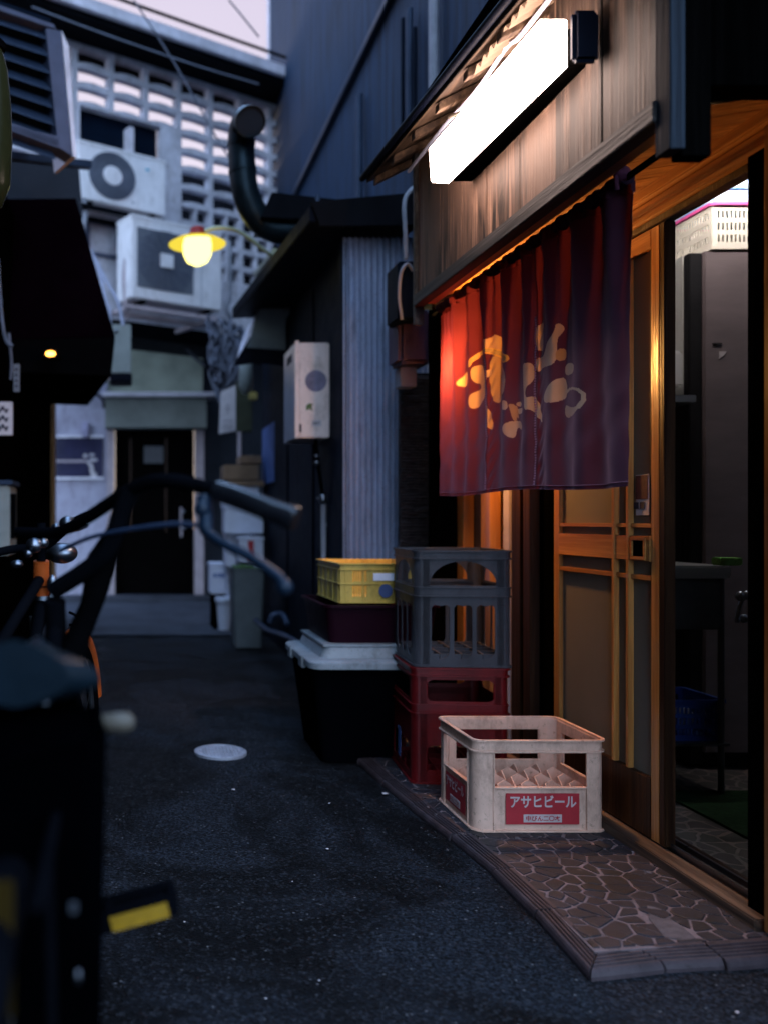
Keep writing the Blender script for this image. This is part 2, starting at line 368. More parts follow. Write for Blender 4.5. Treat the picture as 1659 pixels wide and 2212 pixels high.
def thing(name, label, cat, loc=(0, 0, 0), rz=0, group=None, world=True):
    """Empty at a thing's base. world=True: its parts are written in world coordinates"""
    o = bpy.data.objects.new(name, None); C.objects.link(o); o.location = loc; o.rotation_euler = (0, 0, rz)
    if world and rz == 0: o['_w'] = tuple(loc)
    o.empty_display_size = .1
    return tag(o, label, cat, group)
def dup(root, loc, rz=0, label=None):
    r = root.copy(); C.objects.link(r); r.location = loc; r.rotation_euler = (0, 0, rz)
    if label: r['label'] = label
    for ch in list(root.children):
        c = ch.copy(); C.objects.link(c); c.parent = r
        for g in list(ch.children):
            d = g.copy(); C.objects.link(d); d.parent = c
    return r
# a point of the place: picture units of the 1659-wide view at depth Y
F, VX, VY, CH = 1900.0, 296.0, 1125.0, 1.05
def at(x, y, Y): return Vector(((x - VX) / F * Y, Y, CH - (y - VY) / F * Y))
def rrect(x0, x1, y0, y1, r, n=5):
    pts = []
    for cx, cy, a0 in ((x1 - r, y0 + r, -90), (x1 - r, y1 - r, 0), (x0 + r, y1 - r, 90), (x0 + r, y0 + r, 180)):
        for k in range(n + 1):
            a = R(a0 + 90 * k / n); pts.append((cx + r * math.cos(a), cy + r * math.sin(a)))
    return pts
def smoothpath(pts, n=6):
    pts = [Vector(p) for p in pts]; out = []
    for i in range(len(pts) - 1):
        p0 = pts[max(i - 1, 0)]; p1 = pts[i]; p2 = pts[i + 1]; p3 = pts[min(i + 2, len(pts) - 1)]
        for k in range(n):
            t = k / n
            out.append(.5 * ((2 * p1) + (-p0 + p2) * t + (2 * p0 - 5 * p1 + 4 * p2 - p3) * t * t + (-p0 + 3 * p1 - 3 * p2 + p3) * t ** 3))
    out.append(pts[-1]); return out
def text_mesh(name, body, size, m, org, ax, ay, parent, sx=1.0, th=.0015, weight=0, align='CENTER'):
    cu = bpy.data.curves.new(name, 'FONT'); cu.body = body; cu.size = size; cu.align_x = align; cu.align_y = 'CENTER'; cu.extrude = 0; cu.offset = weight
    o = bpy.data.objects.new(name, cu); C.objects.link(o)
    dg = bpy.context.evaluated_depsgraph_get(); me = bpy.data.meshes.new_from_object(o.evaluated_get(dg))
    vs = [v.co.copy() for v in me.vertices]; fs = [tuple(p.vertices) for p in me.polygons]
    bpy.data.objects.remove(o); bpy.data.curves.remove(cu)
    org = Vector(org); ax = Vector(ax).normalized(); ay = Vector(ay).normalized(); nz = ax.cross(ay)
    b = MB(); b.add([org + ax * v.x * sx + ay * v.y + nz * th for v in vs], fs)
    me2 = bpy.data.meshes.new(name); off = Vector(parent.get('_w', (0, 0, 0))); me2.from_pydata([tuple(Vector(v) - off) for v in b.v], [], b.f)
    me2.materials.append(m); ob = bpy.data.objects.new(name, me2); C.objects.link(ob); ob.parent = parent
    if parent.get('_w'): ob['_w'] = parent['_w']
    return ob

# ================================================================== THE SETTING
def grid_sheet(x0, x1, y0, y1, nx, ny, zf):
    b = MB(); vs = [(x0 + (x1 - x0) * i / nx, y0 + (y1 - y0) * j / ny) for j in range(ny + 1) for i in range(nx + 1)]
    b.add([(x, y, zf(x, y)) for x, y in vs], [(j * (nx + 1) + i, j * (nx + 1) + i + 1, (j + 1) * (nx + 1) + i + 1, (j + 1) * (nx + 1) + i) for j in range(ny) for i in range(nx)])
    return b
from mathutils import noise as mn
def gz(x, y): return .010 * mn.noise(Vector((x * .9, y * .9, 0))) + .004 * mn.noise(Vector((x * 4, y * 4, 3)))
g = grid_sheet(-2.2, 1.62, -1.5, 13, 96, 300, lambda x, y: gz(x, y) - .006).build('ground', M['asphalt'], smooth=True); tag(g, kind='structure')
MB().add([(-120, -120, -.03), (120, -120, -.03), (120, 120, -.03), (-120, 120, -.03)], [(0, 1, 2, 3)])
far = MB().add([(-120, -120, -.03), (120, -120, -.03), (120, 120, -.03), (-120, 120, -.03)], [(0, 1, 2, 3)]).build('terrain', M['asphalt']); tag(far, kind='structure')
pv = grid_sheet(-1.4, 1.0, 8.0, 11.3, 12, 12, lambda x, y: .012 + .004 * mn.noise(Vector((x * 2, y * 2, 0)))).build('pavement', M['concrete']); tag(pv, kind='structure')
b = MB()
for k, (dx, dy) in enumerate(((.0, 0), (.5, .12), (-.5, -.1), (.9, -.5))):
    pass

# doorstep : crazy paving with ribbed nosing tiles, mitred corner
ds = bpy.data.objects.new('doorstep', None); C.objects.link(ds); ds['kind'] = 'structure'
NZ = [(.955, 4.7), (.955, 3.69), (.985, 3.2), (1.045, 2.6), (1.04, 2.02)]   # outer foot line, alley side
def zstep(x, y): return .030 + .003 * mn.noise(Vector((x * 3, y * 3, 1)))
b = MB()
pav = [(1.09, 2.10), (1.62, 2.17), (1.62, 4.6), (1.02, 4.6), (1.02, 3.69), (1.05, 3.2), (1.11, 2.6)]
b.panel(pav, [], (0, 0, 0), (1, 0, 0), (0, 1, 0), .021); o = b.build('paving', M['grout'], ds)
def clip_cell(poly, p, q):
    mx, my = (p[0] + q[0]) / 2, (p[1] + q[1]) / 2; nx, ny = q[0] - p[0], q[1] - p[1]; out = []
    for i in range(len(poly)):
        a, c_ = poly[i], poly[(i + 1) % len(poly)]; da = (a[0] - mx) * nx + (a[1] - my) * ny; dc = (c_[0] - mx) * nx + (c_[1] - my) * ny
        if da <= 0: out.append(a)
        if (da < 0) != (dc < 0) and da != dc: t_ = da / (da - dc); out.append((a[0] + (c_[0] - a[0]) * t_, a[1] + (c_[1] - a[1]) * t_))
    return out
rg = random.Random(11); seeds = []
for j in range(50):
    for i in range(11):
        if rg.random() < .94: seeds.append((1.03 + i * .058 + rg.uniform(-.030, .030) + (.029 if j % 2 else 0), 2.11 + j * .051 + rg.uniform(-.025, .025)))
def halfp(poly, a, b_):     # keep the part left of the line a -> b
    out = []
    for i in range(len(poly)):
        u_, v_ = poly[i], poly[(i + 1) % len(poly)]; du = (b_[0] - a[0]) * (u_[1] - a[1]) - (b_[1] - a[1]) * (u_[0] - a[0]); dv = (b_[0] - a[0]) * (v_[1] - a[1]) - (b_[1] - a[1]) * (v_[0] - a[0])
        if du >= 0: out.append(u_)
        if (du < 0) != (dv < 0): t_ = du / (du - dv); out.append((u_[0] + (v_[0] - u_[0]) * t_, u_[1] + (v_[1] - u_[1]) * t_))
    return out
def inside(x, y):
    n_ = len(pav); r_ = False; j = n_ - 1
    for i in range(n_):
        if (pav[i][1] > y) != (pav[j][1] > y) and x < (pav[j][0] - pav[i][0]) * (y - pav[i][1]) / (pav[j][1] - pav[i][1]) + pav[i][0]: r_ = not r_
        j = i
    return r_
b = MB()
for p in seeds:
    cell = [(p[0] - .1, p[1] - .1), (p[0] + .1, p[1] - .1), (p[0] + .1, p[1] + .1), (p[0] - .1, p[1] + .1)]
    for q in seeds:
        if q is not p and (q[0] - p[0]) ** 2 + (q[1] - p[1]) ** 2 < .04: cell = clip_cell(cell, p, q)
        if len(cell) < 3: break
    if len(cell) < 3: continue
    cell = halfp(cell, (1.09, 2.108), (1.62, 2.178))
    if len(cell) >= 3: cell = halfp(cell, (1.55, 2.1), (1.55, 4.6))
    if len(cell) < 3: continue
    for (xa_, ya_), (xb_, yb_) in (((1.02, 4.6), (1.02, 3.69)), ((1.02, 3.69), (1.05, 3.2)), ((1.05, 3.2), (1.11, 2.6)), ((1.11, 2.6), (1.09, 2.1))):
        if len(cell) >= 3 and yb_ - .02 <= sum(v[1] for v in cell) / len(cell) <= ya_ + .02: cell = halfp(cell, (xa_ + .004, ya_), (xb_ + .004, yb_))
    if len(cell) < 3: continue
    cx = sum(v[0] for v in cell) / len(cell); cy = sum(v[1] for v in cell) / len(cell); sz = min(math.hypot(v[0] - cx, v[1] - cy) for v in cell)
    k = max(.55, 1 - rg.uniform(.0026, .0045) / max(sz, .010)); cell = [(cx + (v[0] - cx) * k, cy + (v[1] - cy) * k) for v in cell]
    rc_ = []
    for i in range(len(cell)):           # worn corners
        a, v_, c_ = cell[i - 1], cell[i], cell[(i + 1) % len(cell)]; w1, w2 = rg.uniform(.05, .16), rg.uniform(.05, .16)
        pa = (v_[0] + (a[0] - v_[0]) * w1, v_[1] + (a[1] - v_[1]) * w1); pc = (v_[0] + (c_[0] - v_[0]) * w2, v_[1] + (c_[1] - v_[1]) * w2); mid_ = ((pa[0] + pc[0] + v_[0]) / 3, (pa[1] + pc[1] + v_[1]) / 3)
        rc_ += [pa, mid_, pc]
    if sz < .008: continue
    if 1.315 < cx < 1.372 and 2.15 < cy < 2.30: continue
    z1 = .0235 + rg.uniform(-.001, .0012); n_ = len(rc_); s1 = .93
    tp = [(cx + (v[0] - cx) * s1, cy + (v[1] - cy) * s1, z1 + rg.uniform(-.0003, .0003)) for v in rc_]
    b.add([(*v, .019) for v in rc_] + [(*v, z1 - .0012) for v in rc_] + tp, [(i, (i + 1) % n_, n_ + (i + 1) % n_, n_ + i) for i in range(n_)] + [(n_ + i, n_ + (i + 1) % n_, 2 * n_ + (i + 1) % n_, 2 * n_ + i) for i in range(n_)] + [tuple(range(2 * n_, 3 * n_))])
b.build('paving_stones', M['stoneflag'], ds)
def nosing(a0, a1, b0, b1, ribs=4):
    """tile strip: outer edge a0-a1, inner edge b0-b1; rounded outer foot, ribs on top"""
    a0, a1, b0, b1 = (Vector((*p, 0)) for p in (a0, a1, b0, b1)); bb = MB()
    prof = [(0, -.01), (0, .006), (.05, .015), (.12, .020)]
    for k in range(ribs):
        s = .20 + k * .17; prof += [(s, .022), (s + .02, .0165), (s + .07, .0165), (s + .09, .022)]
    prof += [(1.0, .0225), (1.0, 0)]
    vs = []
    for e0, e1 in ((a0, b0), (a1, b1)):
        for s, z in prof:
            q = e0.lerp(e1, s); vs.append((q.x, q.y, z - .003 * (1 - s) + gz(q.x, q.y)))
    n = len(prof); fs = [(i, (i + 1) % n, n + (i + 1) % n, n + i) for i in range(n)] + [tuple(range(n))[::-1], tuple(range(n, 2 * n))]
    return bb.add(vs, fs)
side = [((1.04, 2.02), (1.105, 2.11)), ((1.052, 2.33), (1.118, 2.33)), ((1.05, 2.60), (1.112, 2.60)), ((1.028, 2.89), (1.092, 2.89)), ((.998, 3.20), (1.062, 3.21)), ((.972, 3.50), (1.036, 3.51)), ((.957, 3.80), (1.022, 3.80)), ((.955, 4.1), (1.02, 4.1)), ((.955, 4.4), (1.02, 4.4)), ((.955, 4.7), (1.02, 4.7))]
for i in range(len(side) - 1):
    (a0, b0), (a1, b1) = side[i], side[i + 1]
    jx = random.uniform(-.004, .004)
    sh = lambda p, q, t: (p[0] + (q[0] - p[0]) * t + jx, p[1] + (q[1] - p[1]) * t)
    nosing(sh(a0, a1, .004), sh(a0, a1, .990), sh(b0, b1, .004), sh(b0, b1, .990)).build('nosing_tile', M['nosing'], ds, bev=.0012)
front = [((1.04, 2.02), (1.105, 2.11)), ((1.235, 2.055), (1.20, 2.135)), ((1.38, 2.065), (1.38, 2.15)), ((1.66, 2.10), (1.66, 2.185))]
for i in range(3):
    (a0, b0), (a1, b1) = front[i], front[i + 1]
    sh = lambda p, q, t: (p[0] + (q[0] - p[0]) * t, p[1] + (q[1] - p[1]) * t - (.006 if i == 2 else 0))
    nosing(sh(a0, a1, .006), sh(a0, a1, .985), sh(b0, b1, .006), sh(b0, b1, .985)).build('nosing_tile', M['nosing'], ds, bev=.0012)
# broken mortar patch
b = MB(); b.panel([(1.30, 2.17), (1.345, 2.15), (1.375, 2.165), (1.385, 2.33), (1.36, 2.35), (1.32, 2.27)], [], (0, 0, .020), (1, 0, 0), (0, 1, 0), .0035)
b.build('mortar_patch', M['stone'], ds, bev=.001)
# rubble and crumbs round the crates and loose chips on the asphalt
b = MB()
def chip(cx, cy, cz, r, rz=.5):
    vs = []
    for i in range(7):
        a = 2 * math.pi * i / 7 + random.uniform(-.3, .3); q = r * random.uniform(.6, 1.1); vs.append((cx + q * math.cos(a), cy + q * math.sin(a), cz + random.uniform(0, .1) * r))
    top = [(cx + (v[0] - cx) * .6, cy + (v[1] - cy) * .6, cz + r * rz * random.uniform(.6, 1)) for v in vs]
    b.add(vs + top, [tuple(range(7))[::-1], tuple(range(7, 14))] + [(i, (i + 1) % 7, 7 + (i + 1) % 7, 7 + i) for i in range(7)])
for k in range(330):
    u = random.random() * .9
    if u < .45: x = random.uniform(1.06, 1.58); y = random.gauss(2.86, .035); z = .020
    elif u < .7: x = 1.50 + random.gauss(0, .06); y = random.uniform(2.2, 2.9); z = .020
    elif u < .85: x = random.uniform(1.04, 1.14); y = random.uniform(2.8, 3.5); z = .020
    else: x = 1.0 + random.gauss(0, .03); y = random.uniform(2.0, 3.6); z = gz(x, y) - .004
    chip(x, min(y, 4.5), z, random.uniform(.002, .008) * (1 if u > .7 or random.random() < .93 else 1.8), .5)
tag(b.build('rubble', M['stone']), 'pale crumbs of broken mortar along doorstep and crate', 'rubble', kind='stuff')
b = MB()
for k in range(1500):
    y = 1.7 + 5 * random.random() ** 1.7; x = random.uniform(-.2 * y, min(.98, .5 * y)) + random.gauss(0, .02)
    if x > .93: continue
    chip(x, y, gz(x, y) - .007, random.uniform(.002, .0055), .6)
tag(b.build('grit', M['asphalt']), 'loose dark grit lying on the alley asphalt', 'grit', kind='stuff')
b = MB()
for px, py, s in ((505, 1707, 5), (832, 1716, 7), (708, 1835, 4), (955, 1730, 5), (400, 1990, 3), (575, 2160, 3), (1590, 2185, 5), (712, 1737, 3), (690, 2120, 3), (632, 1905, 2.5)):
    Y = F * CH / (py - VY); q = at(px, py, Y); chip(q.x, q.y, gz(q.x, q.y) + .001, s / F * Y, .25)
tag(b.build('litter', M['paper']), 'tiny white scraps of litter on the dark asphalt', 'litter', kind='stuff')
# manhole
Y0 = 3.99; c = at(477, 1625, Y0)
b = MB(); b.lathe([(.118, -.01), (.118, .006), (.110, .009), (.104, .009), (.102, .006), (.0, .006)], (c.x, Y0, .0), 48, cap=False)
for i in range(-6, 7):
    for j in range(-6, 7):
        x, y = i * .0155, j * .0155
        if x * x + y * y < .094 ** 2: b.box(c.x + x - .0045, c.x + x + .0045, Y0 + y - .0045, Y0 + y + .0038, .0055, .0095)
tag(b.build('manhole_cover', M['manhole'], loc=(c.x, Y0, 0), bev=0), 'small round pale studded cover set in the asphalt', 'manhole cover')

# ================================================================== SHOP FRONT (right)
XW, XF = 1.60, 1.157
shop = thing('shop_building', 'timber shop front on the right with plank fascia above sliding doors', 'building', (XW, 2.2, 0))
# plank fascia: vertical boards
b = MB(); y = 1.96; rows = []
while y < 3.62:
    wd = random.uniform(.20, .26); y1 = min(y + wd, 3.62)
    dx = random.uniform(0, .003)
    MB().box(XF + dx, XF + .022, y + .0012, y1 - .0012, 1.985, 2.62).build('fascia_plank', M['fascia'] if y > 2.3 else M['fasciadim'], shop, bev=.0012); y = y1
MB().box(XF + .0225, XF + .05, 1.96, 3.62, 1.99, 2.8).build('fascia_backing', M['blackwood'], shop)
MB().box(XF - .014, XF + .03, 1.95, 3.635, 1.935, 1.984).build('fascia_trim', M['darktrim'], shop, bev=.003)
MB().box(XF + .0305, XF + .072, 1.95, 3.62, 1.942, 2.0275).build('soffit_batten', M['amber'], shop, bev=.003)
MB().box(XF - .010, XF + .03, 3.636, 3.66, 1.86, 2.62).build('end_trim', M['darktrim'], shop, bev=.002)
MB().box(XF + .08, 1.75, 3.902, 3.92, 1.99, 2.62).build('end_board', M['navydark'], shop)
# soffit boards rising toward the wall
b = MB(); y = 2.12
while y < 3.9:
    y1 = min(y + .085, 3.9)
    b.hexa([(XF + .0755, y + .001, 2.028), (XW + .05, y + .001, 2.095), (XW + .05, y1 - .001, 2.095), (XF + .0755, y1 - .001, 2.028)],
           [(XF + .0755, y + .001, 2.041), (XW + .05, y + .001, 2.108), (XW + .05, y1 - .001, 2.108), (XF + .0755, y1 - .001, 2.041)]); y = y1
M['soffit'] = wood("orange soffit boards", (.50, .22, .06), (.26, .10, .025), 0, 1.0, .5, .4)
b.build('soffit', M['soffit'], shop, bev=.001)
# far end of the soffit: dark end wall below it, facing the camera
# near dark beam and hanging grey board
MB().box(XF + .05, 2.6, 2.04, 2.115, 2.06, 3.6).build('near_beam', M['blackwood'], shop, bev=.002)
MB().box(1.150, 1.184, 1.90, 1.955, 1.855, 3.4).build('hanging_board', M['postwood'], shop, bev=.002)
MB().box(1.185, 1.25, 1.915, 1.955, 1.845, 3.4).build('hanging_board', M['blackwood'], shop, bev=.002)
# lintel mouldings
b = MB()
b.box(XW - .03, XW + .04, 2.16, 4.36, 2.05, 2.0895)
b.build('lintel_moulding', M['amber'], shop, bev=.004)
MB().box(XW - .005, XW + .04, 2.16, 4.36, 2.005, 2.0495).build('lintel', M['amber'], shop, bev=.003)
MB().box(XW - .022, XW + .04, 2.16, 4.36, 1.988, 2.0045).build('lintel_rail', M['amber'], shop, bev=.003)
MB().box(XW - .002, XW + .04, 2.16, 4.36, 1.966, 1.9875).build('head_rail', M['brown'], shop, bev=.002)
# posts at the near edge
MB().box(XW - .02, XW + .02, 2.19, 2.28, .03, 2.0).build('door_post', M['blackwood'], shop, bev=.003)
MB().box(XW - .045, XW - .0205, 2.15, 2.185, .03, 2.03).build('door_post', M['amberv'], shop, bev=.003)
MB().box(XW - .06, XW + .02, 1.7, 2.145, .03, 2.2).build('door_post', M['blackwood'], shop, bev=.003)
M['eavewood2'] = wood("scuffed sill wood", (.16, .10, .065), (.04, .025, .018), 1, 1.2, .55, .35)
# sill and rails
MB().box(XW - .055, XW + .01, 2.2, 4.4, .015, .052).build('sill', M['eavewood2'], shop, bev=.003)
MB().box(XW + .011, XW + .12, 2.2, 4.4, .028, .046).build('sill', M['brown'], shop, bev=.003)
b = MB(); b.box(XW + .020, XW + .028, 2.2, 4.36, .047, .068); b.box(XW + .056, XW + .064, 2.2, 4.36, .047, .068)
b.build('door_track', M['chrome'], shop)
# far jambs, pale strips, reed window, at the left of the doors
XJ = XW
def ys(x, X=XW): return F * X / (x - VX)
MB().box(XJ - .03, XJ + .02, ys(1014), ys(1000), .05, 1.96).build('window_jamb', M['amberv'], shop, bev=.003)
MB().box(XJ - .03, XJ + .02, ys(1072), ys(1052), .05, 1.96).build('window_jamb', M['amberv'], shop, bev=.003)
MB().box(XJ + .021, XJ + .03, ys(1052) , ys(1014), .7, 1.96).build('reed_pane', M['screenreed'], shop)
MB().box(XJ + .0, XJ + .02, ys(1052), ys(1014) - .002, .05, .70).build('dado', M['brown'], shop)
MB().box(XJ + .03, XJ + .05, ys(1185), ys(1074), .05, 1.92).build('inner_wall', M['blackwood'], shop)
MB().box(XJ + .0, XJ + .028, ys(1098), ys(1086), .05, 1.92).build('jamb_strip', M['pillar'], shop, bev=.002)
MB().box(XJ + .0, XJ + .028, ys(1122), ys(1104), .05, 1.92).build('jamb_strip', M['brown'], shop, bev=.002)
MB().box(XJ - .012, XJ + .028, ys(1150), ys(1135), .05, 1.92).build('jamb_strip', M['brown'], shop, bev=.002)
# facade end return facing the camera with black reed screen
MB().box(1.45, 1.75, ys(1000) + .02, ys(1000) + .06, .03, 2.9).build('end_wall', M['blackwood'], shop)
# dark wall above the eave
MB().box(XW + .061, XW + .2, 2.12, 4.6, 2.12, 3.3).build('upper_wall', M['blackwood'], shop)
# eave roof: slab with rafters
e0 = Vector((.985, 3.78, 2.50)); e1 = Vector((1.03, 1.6, 2.40))
b = MB(); up = Vector((.62, 0, .30))
b.hexa([e0, e0 + up, e1 + up, e1], [e0 + Vector((0, 0, .022)), e0 + up + Vector((0, 0, .022)), e1 + up + Vector((0, 0, .022)), e1 + Vector((0, 0, .022))])
M['eavewood'] = wood("rough eave boards", (.13, .085, .055), (.03, .02, .015), 1, 1.2, .7, .3)
b.build('eave', M['eavewood'], shop, bev=.002)
b = MB(); b.tube([e0 + Vector((-.012, .02, .028)), e1 + Vector((-.012, 0, .028))], .014, 10); b.build('gutter', M['roofdark'], shop, smooth=True)
b = MB()
for k in range(9):
    t = (k + .3) / 9; q = e0.lerp(e1, t); b.hexa([q + Vector((.015, -.02, -.03)), q + up * .9 + Vector((0, -.02, -.03)), q + up * .9 + Vector((0, .02, -.03)), q + Vector((.015, .02, -.03))],
        [q + Vector((.015, -.02, -.001)), q + up * .9 + Vector((0, -.02, -.001)), q + up * .9 + Vector((0, .02, -.001)), q + Vector((.015, .02, -.001))])
b.build('rafters', M['eavewood'], shop, bev=.002)
MB().box(XF + .0, XF + .05, 1.96, 3.62, 2.622, 2.66).build('eave_plate', M['darktrim'], shop)

# sliding doors
def sliding_door(y0, y1, X, label, handle=True, stiles=(), x1=None):
    d = thing('sliding_door', label, 'sliding door', (X, (y0 + y1) / 2, .055), group='sliding doors of the shop')
    z0, z1, th = .056, 1.962, .032
    f = MB(); f.box(X, X + th, y0, y0 + .045, z0, z1); f.box(X, X + th, y1 - .045, y1, z0, z1)
    f.build('stile', M['amberv'], d, bev=.003)
    MB().box(X, X + th, y0 + .0455, y1 - .0455, z1 - .06, z1).build('top_rail', M['amber'], d, bev=.002)
    MB().box(X, X + th, y0 + .0455, y1 - .0455, z0, z0 + .19).build('kick_board', M['brown'], d, bev=.003)
    MB().box(X + .014, X + .018, y0 + .0455, y1 - .0455, z0 + .1905, z1 - .0605).build('pane', M['pane'], d)
    for zz, h in ((1.035, .014), (.87, .016)): MB().box(X + .001, X + .013, y0 + .0455, y1 - .0455, zz - h / 2, zz + h / 2).build('thin_rail', M['amber'], d, bev=.0015)
    mb = MB(); mb.box(X - .003, X + .0135, y0 + .0455, y1 - .0455, .922, 1.002); rail = mb.build('middle_rail', M['amber'], d, bev=.002)
    for a in stiles: MB().box(X - .006, X + .0125, a - .008, a + .008, z0 + .1905, z1 - .061).build('lattice_bar', M['amberv'], d, bev=.0015)
    if handle:
        h = MB(); yc = y0 + .105; cz = .962
        h.panel(rrect(-.042, .042, -.036, .036, .006), [rrect(-.03, .03, -.026, .026, .004)], (X - .0075, yc, cz), (0, 1, 0), (0, 0, 1), .0)
        h = MB()
        for a, bb, c_, dd in ((-.042, .042, .026, .036), (-.042, .042, -.036, -.026), (-.042, -.031, -.0255, .0255), (.031, .042, -.0255, .0255)):
            h.box(X - .009, X - .0035, yc + a, yc + bb, cz + c_, cz + dd)
        hh = h.build('handle', M['amber'], d, bev=.001)
        MB().box(X - .0045, X - .0036, yc - .03, yc + .03, cz - .025, cz + .025).build('handle_recess', M['blackwood'], hh)
    return d
d1 = sliding_door(2.70, 3.385, XW + .002, 'nearest amber sliding door, half open, with square pull recess and sticker', True, (ys(1356), ys(1325)))
# sticker
q0 = (XW - .0005)
st = tag(MB().box(q0 + .010, q0 + .0125, ys(1393, q0), ys(1366, q0), at(0, 1113, ys(1380)).z, at(0, 1025, ys(1380)).z).build('sticker', M['paper'], loc=(q0 + .01, ys(1380), 1.05)), 'small pink and dark sticker on the nearest door pane', 'sticker')
MB().box(q0 + .008, q0 + .0095, ys(1392, q0), ys(1367, q0), at(0, 1078, ys(1380)).z, at(0, 1027, ys(1380)).z).build('picture', mat("dark red print", (.10, .03, .035), .5, .7, 40), st)
b = MB(); zt = at(0, 1082, ys(1380)).z
for k in range(2): yk = ys(1390, q0) + .012 + k * .034; b.box(q0 + .008, q0 + .0095, yk, yk + .024, zt - .025, zt - .004)
b.build('mark', M['ink'], st)
d2 = sliding_door(3.30, 4.0, XW + .040, 'farther dark sliding door behind the nearest, mostly hidden', False)
# door edge facing the camera: darker brown lock stile
MB().box(XW + .001, XW + .036, 2.672, 2.699, .056, 1.962).build('edge_stile', M['brown'], d1, bev=.003)

# ------------------------------------------------------------ fluorescent sign lamp
lamp = thing('wall_lamp', 'lit boxy white fluorescent lamp on the plank fascia', 'wall lamp', (1.07, 2.64, 2.2))
b = MB()
ya, yb = 2.218, 3.06
prof = [(1.085, 2.222), (1.022, 2.226), (1.014, 2.346), (1.085, 2.346)]
n = len(prof); vs = [(x, ya, z - .030) for x, z in prof] + [(x, yb, z) for x, z in prof]
b.add(vs, [tuple(range(n)), tuple(range(n, 2 * n))[::-1]] + [(i, n + i, n + (i + 1) % n, (i + 1) % n) for i in range(n)])
b.build('diffuser', M['tube'], lamp, bev=.004)
MB().hexa([(1.086, ya - .03, 2.195), (1.152, ya - .03, 2.195), (1.152, ya - .002, 2.196), (1.086, ya - .002, 2.196)], [(1.086, ya - .03, 2.325), (1.152, ya - .03, 2.325), (1.152, ya - .002, 2.326), (1.086, ya - .002, 2.326)]).build('end_cap', mat('dark blue enamel', (.01, .014, .028), .5, .3, 8), lamp, bev=.01)
MB().box(1.083, XF - .001, ya + .05, yb - .02, 2.222, 2.32).build('housing', M['blackwood'], lamp, bev=.003)
b = MB(); b.tube(smoothpath([(1.13, 2.75, 2.326), (1.12, 2.8, 2.38), (1.06, 2.95, 2.41), (1.10, 3.1, 2.47)]), .006, 8); b.build('cord', M['cream'], lamp, smooth=True)
# wires under the eave
b = MB(); b.tube(smoothpath([(1.12, 2.3, 2.47), (1.09, 2.5, 2.43), (1.10, 2.62, 2.46), (1.08, 2.8, 2.42), (1.09, 3.1, 2.45), (1.08, 3.5, 2.44)]), .007, 8)
tag(b.build('cable', M['cablepale'], smooth=True), 'pale cable sagging under the shop eave above the lamp', 'cable')
# corrugated clear sheet seen above the lamp
b = MB(); vs = []; n = 60
for i in range(n + 1):
    y = 2.1 + .6 * i / n; z = .012 * math.sin(i * 1.25); vs += [(1.03, y, 2.425 + z), (1.155, y, 2.50 + z)]
b.add(vs, [(2 * i, 2 * i + 1, 2 * i + 3, 2 * i + 2) for i in range(n)])
o = b.build('corrugated_sheet', frost("milky sheet", (.30, .22, .16), .2), smooth=True); tag(o, 'short milky corrugated sheet under the eave above the lamp', 'roof sheet')

